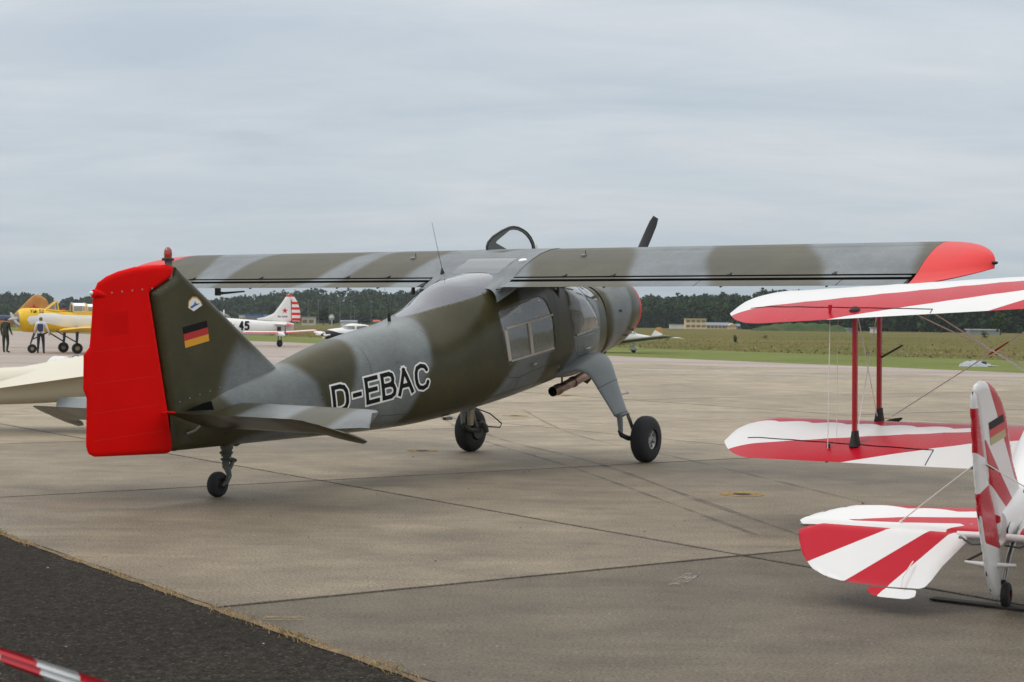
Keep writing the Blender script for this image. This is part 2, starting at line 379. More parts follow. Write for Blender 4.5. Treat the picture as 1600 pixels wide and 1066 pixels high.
def wheel(parent, c, r, wd, axis=(0, 1, 0), rim=None, rr=.5, seg=36, spokes=0):
    c = Vector(c); ax = Vector(axis).normalized(); h = wd / 2; R0 = r * rr
    prof = [(0.001, h * .62), (R0 * .22, h * .62), (R0 * .3, h * .45), (R0 * .72, h * .30), (R0 * .88, h * .55), (R0 * 1.0, h * .72), (R0 * 1.0, -h * .72), (R0 * .88, -h * .5), (R0 * .3, -h * .4), (.001, -h * .4)]
    rimo = lathe('wheel', prof, rim or M['rim'], parent, c, ax, seg=24)
    P = [(R0 * .98, h * .70)]
    for k in range(0, 13):
        a = math.pi * (1 - k / 12.0); e = .62
        xx = -math.copysign(abs(math.cos(a)) ** e, math.cos(a)) * -h; yy = math.sin(a) ** .75
        P.append((R0 * 1.02 + (r - R0 * 1.02) * yy, -math.copysign(abs(math.cos(a)) ** e, math.cos(a)) * h))
    P = [(R0 * .98, h * .70)] + sorted(P[1:], key=lambda q: -q[1]) + [(R0 * .98, -h * .70)]
    lathe('tyre', P, M['rubber'], rimo, c, ax, seg=seg)
    for k in range(spokes):
        a = 2 * math.pi * k / spokes; u = ax.cross(Vector((0, 0, 1))).normalized(); v = ax.cross(u); d = u * math.cos(a) + v * math.sin(a)
        for sg in (1,):
            tube('spoke', [c + d * R0 * .25 + ax * h * .52 * sg, c + d * R0 * .9 + ax * h * .56 * sg], R0 * .075, M['metal'], rimo, 6)
    return rimo
def loft(name, st, mat, parent=None, seg=32, fields=(), mats=None, ns=None, closed_ends=True, camo=None, attr_only=False):
    """st rows: x, zc, hw, hh, n  -> superellipse sections along x"""
    st = np.array(st, float); f = [interp(st[:, 0], st[:, k]) for k in range(1, 5)]
    us = np.linspace(st[0, 0], st[-1, 0], ns or (len(st) * 4)); vs = np.linspace(0, 2 * math.pi, seg + 1)
    def P(u, v):
        zc, hw, hh, n = (g(u) for g in f); c = np.cos(v); s = np.sin(v); e = 2 / n
        return u + 0 * v, hw * np.sign(c) * np.abs(c) ** e, zc + hh * np.sign(s) * np.abs(s) ** e
    UV = lambda U, V: (P(U, V)[0], P(U, V)[2])
    res = regions(us, vs, list(fields), UVmap=None if not fields else UV); keys = ['base'] + [k for k, _ in fields]
    V, F, MI = join_regions(res, keys, P)
    if closed_ends:
        for uu in (us[0], us[-1]):
            x, y, z = P(np.full(seg, uu), vs[:-1]); n = len(V); V = np.concatenate([V, np.stack([x, y, z], -1)]); F.append(list(range(n, n + seg))); MI.append(0)
    return mk(name, V, F, mats or mat, parent, MI, merge=1e-4, angle=45)
def aero_loop(t, n=14, camber=.02):
    """closed loop of (c, h): c 0 at trailing edge, 1 at leading edge; goes TE -> top -> LE -> bottom -> TE"""
    xs = .5 * (1 - np.cos(np.linspace(0, math.pi, n))); yt = 5 * t * (.2969 * np.sqrt(xs) - .126 * xs - .3516 * xs ** 2 + .2843 * xs ** 3 - .1036 * xs ** 4); cm = camber * 4 * xs * (1 - xs)
    top = [(1 - x, c + y) for x, y, c in zip(xs, yt, cm)][::-1]; bot = [(1 - x, c - y) for x, y, c in zip(xs, yt, cm)][1:]
    return top + bot
def wing_P(loop, le, te, zle, zte, th):
    """le,te,zle,zte,th: functions of span y (abs) ; v = loop index param"""
    lp = np.array(loop, float); idx = np.arange(len(lp))
    def P(u, v):
        c = np.interp(v, idx, lp[:, 0]); h = np.interp(v, idx, lp[:, 1]); y = np.abs(u)
        s = te(y) + (le(y) - te(y)) * c; z = zte(y) + (zle(y) - zte(y)) * c + h * th(y)
        return s, u + 0 * v, z
    return P
def surf(name, us, vs, P, mats, parent, fields=(), UVmap=None, camo=None, closed=True):
    res = regions(us, vs, list(fields), UVmap=UVmap); keys = ['base'] + [k for k, _ in fields]
    V, F, MI = join_regions(res, keys, P)
    att = camo(V[:, 0], V[:, 1]) if camo is not None else None
    if closed:
        n = len(vs) - 1
        for uu in (us[0], us[-1]):
            x, y, z = P(np.full(n, uu), np.asarray(vs[:-1])); k = len(V); V = np.concatenate([V, np.stack([x, y + 0 * x, z], -1)]); F.append(list(range(k, k + n))); MI.append(0)
            if att is not None: att = np.concatenate([att, camo(x, y + 0 * x)])
    return mk(name, V, F, mats, parent, MI, attr=att, merge=1e-4, angle=40)
sstep = lambda x, w: np.clip(x / w * .5 + .5, 0, 1) ** 2 * (3 - 2 * np.clip(x / w * .5 + .5, 0, 1))
K = lambda v: (lambda y: v + 0 * np.asarray(y, float))
GL = {   # stroke glyphs, unit height
 'D': [[(0, 0), (0, 1), (.35, 1), (.58, .93), (.68, .75), (.70, .5), (.68, .25), (.58, .07), (.35, 0), (0, 0)]],
 '-': [[(.05, .47), (.38, .47)]],
 'E': [[(.62, 1), (0, 1), (0, 0), (.62, 0)], [(0, .52), (.54, .52)]],
 'B': [[(0, 0), (0, 1), (.4, 1), (.58, .93), (.62, .77), (.58, .60), (.42, .53), (0, .53)], [(.42, .53), (.62, .45), (.68, .27), (.62, .08), (.42, 0), (0, 0)]],
 'A': [[(0, 0), (.36, 1), (.72, 0)], [(.14, .32), (.58, .32)]],
 'C': [[(.66, .78), (.58, .93), (.36, 1), (.13, .93), (.03, .75), (0, .5), (.03, .25), (.13, .07), (.36, 0), (.58, .07), (.66, .22)]],
 '4': [[(.45, 0), (.45, 1), (0, .32), (.62, .32)]],
 '5': [[(.56, 1), (.08, 1), (.04, .56), (.32, .62), (.54, .52), (.60, .3), (.52, .08), (.28, 0), (0, .08)]],
 'R': [[(0, 0), (0, 1), (.4, 1), (.6, .88), (.6, .65), (.4, .52), (0, .52)], [(.34, .52), (.64, 0)]],
 '1': [[(.05, .78), (.28, 1), (.28, 0)]], '3': [[(.02, .9), (.3, 1), (.56, .88), (.5, .6), (.25, .54), (.54, .46), (.6, .15), (.3, 0), (0, .1)]],
 'K': [[(0, 0), (0, 1)], [(.6, 1), (0, .45)], [(.18, .6), (.64, 0)]],
 'Y': [[(0, 1), (.32, .5), (.64, 1)], [(.32, .5), (.32, 0)]], 'a': [[(.5, .6), (.2, .62), (.02, .4), (.1, .05), (.35, 0), (.5, .2), (.5, .6), (.52, 0)]],
 'k': [[(0, 0), (0, 1)], [(.45, .6), (0, .28)], [(.14, .38), (.48, 0)]], '2': [[(.02, .8), (.2, 1), (.48, .95), (.56, .7), (0, 0), (.6, 0)]], ' ': [],
}
def text_lines(txt, h, gap=.28, widths=None, sx=1.0):
    x = 0; L_ = []
    for i, ch in enumerate(txt):
        g = GL[ch]; wd = max([p[0] for l in g for p in l] + [.35])
        x0 = widths[i] / h if widths else x
        for l in g: L_.append([((x0 + p[0] * sx) * h, p[1] * h) for p in l])
        x += wd * sx + gap
    return L_
def star_poly(cx_, cy_, r, rot=90):
    return [(cx_ + (r if k % 2 == 0 else r * .40) * math.cos(R(rot + 36 * k)), cy_ + (r if k % 2 == 0 else r * .40) * math.sin(R(rot + 36 * k))) for k in range(10)]
def decal(name, bbox, step, field, P3, mat, parent):
    us = np.arange(bbox[0], bbox[1] + step, step); vs = np.arange(bbox[2], bbox[3] + step, step)
    res = regions(us, vs, [('in', field)], keep_base=False)
    if 'in' not in res: return None
    uv, ff = res['in']; x, y, z = P3(uv[:, 0], uv[:, 1])
    return mk(name, np.stack([x + 0 * z, y + 0 * z, z + 0 * x], -1), ff, mat, parent, smooth=True)
# ================================================================ ground
J = np.array([1.71, 12.04]); AV = np.array([.5733, -.8193]); BV = np.array([.8193, .5733])     # slab joint crossing and joint directions
E0 = np.array([5.81, 85.2]); EV = np.array([.4914, -.8709]); NV = np.array([.8709, .4914])     # edge between pavement and grass
def struct(o): o['kind'] = 'structure'; return o
def stuff(o, kind='stuff'): o['kind'] = kind; return o
def gmat(name, c1, c2, big=.25, mid=2.5, fine=60, bump=.3, rough=.85, speck=None, streak=None, third=None, spec=.25, blotch=.5, grain=.28, rnd=.0, fg=.19):
    m, n, l, b = mat_base(name)
    t = n.new('ShaderNodeNewGeometry'); src = t.outputs['Position']
    mpn = n.new('ShaderNodeMapping'); l.new(src, mpn.inputs[0])
    if streak: mpn.inputs['Rotation'].default_value = (0, 0, streak[0]); mpn.inputs['Scale'].default_value = streak[1]
    a = n.new('ShaderNodeTexNoise'); a.inputs['Scale'].default_value = big; a.inputs['Detail'].default_value = 8; a.inputs['Roughness'].default_value = .62; l.new(mpn.outputs[0], a.inputs['Vector'])
    d = n.new('ShaderNodeTexNoise'); d.inputs['Scale'].default_value = mid; d.inputs['Detail'].default_value = 10; d.inputs['Roughness'].default_value = .7; l.new(mpn.outputs[0], d.inputs['Vector'])
    f = n.new('ShaderNodeTexNoise'); f.inputs['Scale'].default_value = fine; f.inputs['Detail'].default_value = 4; l.new(src, f.inputs['Vector'])
    cr = n.new('ShaderNodeValToRGB'); l.new(a.outputs['Fac'], cr.inputs[0]); cr.color_ramp.elements[0].position = .5 - blotch * .4; cr.color_ramp.elements[1].position = .5 + blotch * .4
    cr.color_ramp.elements[0].color = (*c1, 1); cr.color_ramp.elements[1].color = (*c2, 1)
    if third: q = cr.color_ramp.elements.new(.5); q.color = (*third, 1)
    c2r = n.new('ShaderNodeValToRGB'); l.new(d.outputs['Fac'], c2r.inputs[0]); c2r.color_ramp.elements[0].position = .3; c2r.color_ramp.elements[1].position = .7
    g1, g2 = 1 - grain * .55, 1 + grain * .45; c2r.color_ramp.elements[0].color = (g1, g1, g1, 1); c2r.color_ramp.elements[1].color = (g2, g2, g2 * .985, 1)
    mu = n.new('ShaderNodeMixRGB'); mu.blend_type = 'MULTIPLY'; mu.inputs[0].default_value = 1; l.new(cr.outputs[0], mu.inputs[1]); l.new(c2r.outputs[0], mu.inputs[2])
    c3r = n.new('ShaderNodeValToRGB'); l.new(f.outputs['Fac'], c3r.inputs[0]); c3r.color_ramp.elements[0].position = .33; c3r.color_ramp.elements[1].position = .67
    c3r.color_ramp.elements[0].color = (1 - fg, 1 - fg, 1 - fg, 1); c3r.color_ramp.elements[1].color = (1 + fg, 1 + fg, 1 + fg, 1)
    m2 = n.new('ShaderNodeMixRGB'); m2.blend_type = 'MULTIPLY'; m2.inputs[0].default_value = 1; l.new(mu.outputs[0], m2.inputs[1]); l.new(c3r.outputs[0], m2.inputs[2])
    last = m2.outputs[0]
    if rnd:
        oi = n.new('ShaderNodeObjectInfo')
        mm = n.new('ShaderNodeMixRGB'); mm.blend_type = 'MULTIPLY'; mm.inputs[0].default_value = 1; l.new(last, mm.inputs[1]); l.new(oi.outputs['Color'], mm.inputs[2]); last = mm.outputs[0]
        # rain-washed streaks and old stains
        sn = n.new('ShaderNodeTexNoise'); sn.inputs['Scale'].default_value = 1.0; sn.inputs['Detail'].default_value = 12; sn.inputs['Roughness'].default_value = .75; sn.inputs['Distortion'].default_value = 1.2
        sm_ = n.new('ShaderNodeMapping'); sm_.inputs['Rotation'].default_value = (0, 0, -.95); sm_.inputs['Scale'].default_value = (.55, 1.9, 1); l.new(src, sm_.inputs[0]); l.new(sm_.outputs[0], sn.inputs['Vector'])
        sr = n.new('ShaderNodeValToRGB'); l.new(sn.outputs['Fac'], sr.inputs[0]); sr.color_ramp.elements[0].position = .34; sr.color_ramp.elements[0].color = (.82, .815, .81, 1); sr.color_ramp.elements[1].position = .66; sr.color_ramp.elements[1].color = (1.12, 1.12, 1.12, 1); q = sr.color_ramp.elements.new(.50); q.color = (.98, .98, .98, 1)
        mn = n.new('ShaderNodeMixRGB'); mn.blend_type = 'MULTIPLY'; mn.inputs[0].default_value = 1; l.new(last, mn.inputs[1]); l.new(sr.outputs[0], mn.inputs[2]); last = mn.outputs[0]
    for sp in (speck or []):       # (scale, threshold, colour)
        v = n.new('ShaderNodeTexVoronoi'); v.inputs['Scale'].default_value = sp[0]; l.new(src, v.inputs['Vector'])
        lt = n.new('ShaderNodeMath'); lt.operation = 'LESS_THAN'; lt.inputs[1].default_value = sp[1]; l.new(v.outputs['Distance'], lt.inputs[0])
        wn = n.new('ShaderNodeSeparateColor'); l.new(v.outputs['Color'], wn.inputs[0]); gt = n.new('ShaderNodeMath'); gt.operation = 'GREATER_THAN'; gt.inputs[1].default_value = sp[3]; l.new(wn.outputs[0], gt.inputs[0])
        ml = n.new('ShaderNodeMath'); ml.operation = 'MULTIPLY'; l.new(lt.outputs[0], ml.inputs[0]); l.new(gt.outputs[0], ml.inputs[1])
        ms = n.new('ShaderNodeMixRGB'); l.new(ml.outputs[0], ms.inputs[0]); l.new(last, ms.inputs[1]); ms.inputs[2].default_value = (*sp[2], 1); last = ms.outputs[0]
    l.new(last, b.inputs['Base Color']); b.inputs['Roughness'].default_value = rough; b.inputs['Specular IOR Level'].default_value = spec
    bp = n.new('ShaderNodeBump'); bp.inputs['Strength'].default_value = bump; bp.inputs['Distance'].default_value = .01; l.new(f.outputs['Fac'], bp.inputs['Height']); l.new(bp.outputs[0], b.inputs['Normal'])
    return m
ang = math.atan2(AV[1], AV[0])
M['concrete'] = gmat('weathered_concrete', (.172, .143, .103), (.295, .242, .170), .34, 1.5, 55, .28, .66, speck=[(5.5, .055, (.03, .028, .026), .84), (17, .09, (.42, .40, .36), .90)], rnd=.05, blotch=.62, grain=.46, spec=.32, fg=.42)
M['farpave'] = gmat('far_pavement', (.285, .232, .196), (.43, .36, .312), .22, .9, 9, .12, .75, streak=(-R(-60), (.16, 1.5, 1)), speck=[(1.1, .05, (.05, .045, .042), .80)], blotch=.42, grain=.34, spec=.4)
M['asphalt'] = gmat('old_asphalt', (.022, .0185, .0145), (.040, .034, .027), .5, 16, 60, .9, .9, speck=[(26, .22, (.085, .075, .062), .66), (50, .28, (.007, .006, .005), .60), (7, .07, (.50, .48, .43), .93), (8, .05, (.006, .006, .006), .85)], blotch=.6, grain=1.1, fg=.6, spec=.1)
M['joint'] = paint('joint_filler', (.030, .028, .026), .9, .3, 8)
M['mown'] = gmat('mown_grass', (.125, .155, .038), (.195, .212, .064), .08, .9, 7, .5, .9, third=(.155, .182, .048), blotch=.5, grain=.35, spec=.1)
M['meadow'] = gmat('rough_meadow', (.098, .112, .028), (.180, .142, .052), .03, .20, 2.0, .5, .95, third=(.138, .120, .040), blotch=.42, grain=.28, spec=.05)
# base terrain to the horizon
far = 6500
struct(mk('ground', [(-far, -60, -.05), (far, -60, -.05), (far, far, -.05), (-far, far, -.05)], [(0, 1, 2, 3)], M['meadow'], smooth=False))
def quad_w(name, pts, z, mat): return mk(name, [(p[0], p[1], z) for p in pts], [tuple(range(len(pts)))], mat, smooth=False)
# slabs, near block; joints 12 mm wide and recessed
rows = [-45.5, -39, -32.5, -26, -19.5, -13, -6.5, 0, 6.5, 13.5]; cols = [-4.19, 0, 7.4, 14.8, 22.2, 29.6, 37.0]
apron = quad_w('apron', [J + AV * a_ + BV * b_ for a_, b_ in ((-45.5, -4.19), (13.5, -4.19), (13.5, 37.0), (-45.5, 37.0))], -.022, M['joint']); struct(apron)
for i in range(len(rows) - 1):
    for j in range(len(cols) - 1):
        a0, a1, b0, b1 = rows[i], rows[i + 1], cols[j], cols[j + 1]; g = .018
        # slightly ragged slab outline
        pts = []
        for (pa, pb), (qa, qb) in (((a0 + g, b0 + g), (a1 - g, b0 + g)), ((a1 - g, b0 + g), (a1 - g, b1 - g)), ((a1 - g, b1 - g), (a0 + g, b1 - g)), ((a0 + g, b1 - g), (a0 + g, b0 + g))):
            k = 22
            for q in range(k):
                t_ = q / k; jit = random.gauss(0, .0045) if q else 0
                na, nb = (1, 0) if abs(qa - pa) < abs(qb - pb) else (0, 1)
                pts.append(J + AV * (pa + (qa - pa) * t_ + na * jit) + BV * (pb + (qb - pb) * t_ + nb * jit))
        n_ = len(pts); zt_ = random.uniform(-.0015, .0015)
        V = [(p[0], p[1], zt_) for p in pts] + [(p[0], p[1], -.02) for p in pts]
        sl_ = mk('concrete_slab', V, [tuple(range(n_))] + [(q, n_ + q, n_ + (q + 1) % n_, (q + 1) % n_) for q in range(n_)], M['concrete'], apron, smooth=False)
        tn = {(7, 0): .56, (7, 1): .57, (7, 2): .62, (6, 0): .90, (6, 1): .96, (5, 0): 1.02, (5, 1): 1.3, (5, 2): 1.35, (8, 0): .56, (8, 1): .57}.get((i, j), random.uniform(.90, 1.05) * (1.44 if i < 4 else 1.36 if i < 5 else 1.14)); sl_.color = (tn, tn * .99, tn * .985, 1)  # slab tones; far rows lightened in colour for the grazing sheen
# pavement beyond the slab block up to the grass
def ab(p): q = np.array(p) - J; return q @ AV, q @ BV
cor = lambda a_, b_: J + AV * a_ + BV * b_
def edge_at(t): return E0 + EV * t
far_p = [cor(-45.5, -4.19), cor(-45.5, 37.0), cor(13.5, 37.0), edge_at(71.5), edge_at(-260), edge_at(-260) + np.array([-260, 0]), cor(-45.5, -260)]
struct(quad_w('far_pavement', far_p, -.002, M['farpave']))
struct(quad_w('asphalt_strip', [cor(-60, -4.17), cor(40, -4.17), cor(40, -80), cor(-60, -80)], -.010, M['asphalt']))
struct(quad_w('far_pavement_west', [cor(-45.5, -4.2), cor(-45.5, -260), cor(-60, -260), cor(-60, -4.2)], -.004, M['farpave']))
# mown verge
struct(quad_w('mown_verge', [edge_at(120), edge_at(-420), edge_at(-420) + NV * 18, edge_at(120) + NV * 18], -.02, M['mown']))
# faded paint line across the far pavement
def decal_mat(name, col, alpha, scale=6, lo_=.35, hi_=.6, rough=.8):
    m, n, l, b = mat_base(name); b.inputs['Base Color'].default_value = (*col, 1); b.inputs['Roughness'].default_value = rough
    t = n.new('ShaderNodeNewGeometry'); nz = n.new('ShaderNodeTexNoise'); nz.inputs['Scale'].default_value = scale; nz.inputs['Detail'].default_value = 8; l.new(t.outputs['Position'], nz.inputs['Vector'])
    mr = n.new('ShaderNodeMapRange'); mr.inputs[1].default_value = lo_; mr.inputs[2].default_value = hi_; mr.inputs[3].default_value = 0; mr.inputs[4].default_value = alpha; l.new(nz.outputs['Fac'], mr.inputs[0]); l.new(mr.outputs[0], b.inputs['Alpha'])
    return m
ln_mat = decal_mat('faded_white_line', (.50, .48, .45), .55, 1.2, .25, .5)
p0 = np.array([-16.0, 80.8]); p1 = np.array([26., 38.6]); nn = np.array([.709, .705])
struct(quad_w('painted_line', [p0, p1, p1 + nn * 1.1, p0 + nn * 1.1], .003, ln_mat))
# tyre marks
tm = decal_mat('tyre_mark', (.07, .062, .055), .40, 2.2, .30, .70)
def ribbon(name, pts, wd, mat, z=.0045):
    xs = interp([p[1] for p in pts], [p[0] for p in pts]) if pts[0][1] < pts[-1][1] else interp([p[1] for p in pts[::-1]], [p[0] for p in pts[::-1]])
    ys = np.linspace(pts[0][1], pts[-1][1], 50); V = []
    for i, y in enumerate(ys):
        w2 = wd * (.6 + .4 * math.sin(i * .7)) / 2 + wd * .25; V += [(float(xs(y)) - w2, y, z), (float(xs(y)) + w2, y, z)]
    return struct(mk(name, V, [(2 * i, 2 * i + 1, 2 * i + 3, 2 * i + 2) for i in range(49)], mat, smooth=False))
ribbon('tyre_track', [(-1.2, 30), (-.22, 24.1), (1.09, 19.6), (1.90, 15.35), (2.30, 13.4), (2.75, 11.2)], .07, tm)
ribbon('tyre_track', [(-1.35, 30), (-.50, 24.0), (.72, 19.2), (1.55, 15.3), (1.98, 13.2)], .05, tm)
ribbon('tyre_track', [(.2, 32), (.95, 25), (2.2, 20.5), (3.2, 16.5), (3.9, 13.5)], .05, tm, .0055)
tm2 = decal_mat('scuff_mark', (.40, .37, .34), .5, 9, .45, .62)
for k in range(4): quad_w('scuff_mark', [np.array([1.02 + k * .028, 10.62]), np.array([1.045 + k * .028, 10.62]), np.array([1.22 + k * .03, 11.15]), np.array([1.20 + k * .03, 11.15])], .0045, tm2)
for o in [o for o in C.objects if o.name.startswith('scuff_mark')]: struct(o)
js = decal_mat('joint_stain', (.05, .043, .038), .42, 9, .25, .70)
for k, a_ in enumerate(rows[3:-1]):
    struct(quad_w('joint_stain', [cor(a_ - .032, -4.15), cor(a_ - .032, 22), cor(a_ + .034, 22), cor(a_ + .034, -4.15)], .0030 + k * .0001, js))
for k, b_ in enumerate(cols[1:4]):
    struct(quad_w('joint_stain', [cor(-30, b_ - .034), cor(13.4, b_ - .034), cor(13.4, b_ + .032), cor(-30, b_ + .032)], .0038 + k * .0001, js))
# yellow rings round sunken tie-down points
ym = decal_mat('worn_yellow_paint', (.42, .26, .06), .85, 14, .28, .55)
for k, ((x_, y_), lab, r_) in enumerate((((2.31, 16.37), 'worn yellow ring painted on the concrete in front of the biplane', .225), ((-1.156, 21.46), 'worn yellow ring painted on the concrete left of the far main wheel', .21), ((1.286, 38.4), 'faint yellow ring on the pavement beyond the exhaust pipe', .30), ((.072, 29.8), 'faint yellow ring on the pavement behind the far main wheel', .25), ((6.9, 30.2), 'small faint yellow ring on the pavement seen between the biplane wings', .22))):
    V = [(x_ + q * r_ * math.cos(a_), y_ + q * r_ * math.sin(a_), .0048) for q in (.42, 1) for a_ in np.linspace(0, 2 * math.pi, 33)[:-1]]
    o = mk('tie_down_ring', V, [(i, (i + 1) % 32, 32 + (i + 1) % 32, 32 + i) for i in range(32)], ym, smooth=False); tag(o, lab, 'ground marking', 'yellow tie-down rings on the pavement')
    lathe('anchor_cap', [(.001, .010), (.05, .009), (.075, .0065), (r_ * .40, .0052)], M['joint'], o, (x_, y_, 0), seg=20)
ym3 = decal_mat('faint_yellow_paint', (.40, .27, .09), .4, 16, .40, .6)
for x_, y_, a_ in ((-2.98, 11.62, 20), (-1.27, 9.28, 10)): struct(quad_w('paint_patch', [np.array([x_ - .14, y_ - .05]), np.array([x_ + .14, y_ - .05]), np.array([x_ + .12, y_ + .06]), np.array([x_ - .12, y_ + .07])], .0046, ym3))
# loose grit on the ground: small stones, joined
V = []; F = []
for k in range(300):
    a_ = rng.uniform(-20, 12); b_ = rng.uniform(-10, 14); p = cor(a_, b_); s_ = rng.uniform(.004, .011) * (1.5 if k % 12 == 0 else 1); n_ = len(V)
    for dx_, dy_, dz_ in ((1, 0, 0), (-.4, .9, 0), (-.6, -.8, 0), (0, 0, 1)): V.append((p[0] + s_ * dx_, p[1] + s_ * dy_, s_ * dz_ * .8 + (-.006 if b_ < -4.2 else .001)))
    F += [(n_, n_ + 1, n_ + 3), (n_ + 1, n_ + 2, n_ + 3), (n_ + 2, n_, n_ + 3)]
stuff(mk('loose_grit', V, F, paint('dark_grit', (.05, .045, .04), .9, .5, 50), smooth=False))
# dry grass along the asphalt edge
V = []; F = []; MI = []
for k in range(7000):
    a_ = rng.uniform(-14, 12.0); dens = .5 + .5 * math.sin(a_ * 1.9) * math.sin(a_ * .83 + 1.0) + .45 * math.sin(a_ * 7.3)
    if rng.random() > max(.10, dens): continue
    big_ = math.exp(-((a_ - 4.9) / .22) ** 2) * 1.4 + math.exp(-((a_ - 2.1) / .5) ** 2) * .3
    b_ = -4.19 + rng.normal(0, .016 + .012 * max(0, dens) + .025 * big_) - .012; p = cor(a_, b_); h_ = rng.uniform(.004, .014) * (1 + .5 * max(dens, 0) + 1.8 * big_); th = rng.uniform(0, 6.28); ln_ = rng.uniform(.4, 1.9) * h_; w_ = .0016; n_ = len(V)
    dx_, dy_ = math.cos(th), math.sin(th)
    V += [(p[0] - dy_ * w_, p[1] + dx_ * w_, -.008), (p[0] + dy_ * w_, p[1] - dx_ * w_, -.008), (p[0] + dx_ * ln_ * .6 + dy_ * w_ * .6, p[1] + dy_ * ln_ * .6 - dx_ * w_ * .6, h_ * .8), (p[0] + dx_ * ln_, p[1] + dy_ * ln_, h_)]
    F += [(n_, n_ + 1, n_ + 2), (n_, n_ + 2, n_ + 3)]; MI += [int(rng.random() < .14)] * 2
stuff(mk('dry_edge_grass', V, F, [paint('straw_grass', (.46, .30, .13), .9, .35, 5), paint('green_blades', (.13, .14, .045), .9, .3, 5)], mi=MI, smooth=False))
# crumbled soil lip hiding the straight edge
V = []; F = []; n_ = 0
for i in range(520):
    a_ = -16 + i * .056; w1 = .018 + .018 * abs(math.sin(a_ * 3.1) + .6 * math.sin(a_ * 8.7)); c0 = cor(a_, -4.185 + .01 * math.sin(a_ * 5)); c1 = cor(a_, -4.19 - w1); V += [(c0[0], c0[1], .001), (c1[0], c1[1], -.006)]
F = [(2 * i, 2 * i + 1, 2 * i + 3, 2 * i + 2) for i in range(519)]
stuff(mk('edge_soil', V, F, gmat('dry_soil', (.10, .075, .05), (.26, .19, .11), 8, 30, 120, .6, .95), smooth=False))
# ================================================================ meadow tufts, forest, trees
def scatter_mesh(name, base, size, mats, mi, seed=0, kindtag='stuff', upright=False, shape=None):
    """base (n,3) centres, size (n,2) -> one small tilted quad each"""
    g = np.random.default_rng(seed); n = len(base); th = g.uniform(0, 2 * math.pi, n)
    if upright:
        u = np.stack([np.cos(th), np.sin(th), np.zeros(n)], -1); v = np.stack([g.normal(0, .75, n), g.normal(0, .75, n), np.ones(n)], -1)
        P0 = base - u * size[:, :1] / 2; P1 = base + u * size[:, :1] / 2; P2 = base + u * size[:, :1] * .30 + v * size[:, 1:]; P3 = base - u * size[:, :1] * .30 + v * size[:, 1:]
    else:
        a = g.normal(size=(n, 3)); a /= np.linalg.norm(a, axis=1)[:, None]; b = g.normal(size=(n, 3)); b -= a * (a * b).sum(1)[:, None]; b /= np.linalg.norm(b, axis=1)[:, None]
        u = a * size[:, :1] / 2; v = b * size[:, 1:] / 2; P0, P1, P2, P3 = base - u - v * .6, base + u * .8 - v, base + u + v * .7, base - u * .7 + v
    co = np.stack([P0, P1, P2, P3], 1).reshape(-1, 3).astype(np.float32)
    me = bpy.data.meshes.new(name); me.vertices.add(4 * n); me.vertices.foreach_set('co', co.ravel()); me.loops.add(4 * n); me.loops.foreach_set('vertex_index', np.arange(4 * n, dtype=np.int32))
    me.polygons.add(n); me.polygons.foreach_set('loop_start', np.arange(0, 4 * n, 4, dtype=np.int32)); me.polygons.foreach_set('loop_total', np.full(n, 4, dtype=np.int32))
    for m in mats: me.materials.append(m)
    me.polygons.foreach_set('material_index', np.asarray(mi, dtype=np.int32)); me.update(); me.validate()
    o = bpy.data.objects.new(name, me); C.objects.link(o)
    if kindtag: o['kind'] = kindtag
    return o
def leafm(name, c): return paint(name, c, .9, .22, .12, spec=.04)
GM = [leafm('meadow_straw', (.27, .23, .095)), leafm('meadow_green', (.20, .21, .065)), leafm('meadow_brown', (.205, .16, .085)), leafm('meadow_pale', (.30, .26, .12))]
n_ = 30000; t_ = rng.uniform(-330, 40, n_); q_ = 18 + rng.exponential(40, n_); q_ = np.where(q_ > 190, rng.uniform(18, 190, n_), q_)
bx = E0[0] + EV[0] * t_ + NV[0] * q_; by = E0[1] + EV[1] * t_ + NV[1] * q_
pn = .8 * np.sin(bx * .09 + 1.3) * np.sin(by * .05) + .5 * np.sin(bx * .27 + by * .11) + .35 * np.sin(bx * .71 - by * .3) + rng.normal(0, .22, n_)
mi = np.where(pn > 1.05, 2, np.where(pn > .25, 0, np.where(pn > -.1, 3, 1))); mi = np.where((q_ < 26) & (rng.random(n_) < .25), 2, mi)
hh = rng.uniform(.03, .09, n_) * (1 + .6 * (rng.random(n_) < .03)) * np.where(mi == 2, 1.35, 1)
scatter_mesh('meadow_grass', np.stack([bx, by, np.full(n_, -.05)], -1), np.stack([hh * rng.uniform(.5, 1.6, n_), hh], -1), GM, mi, 3, upright=True)
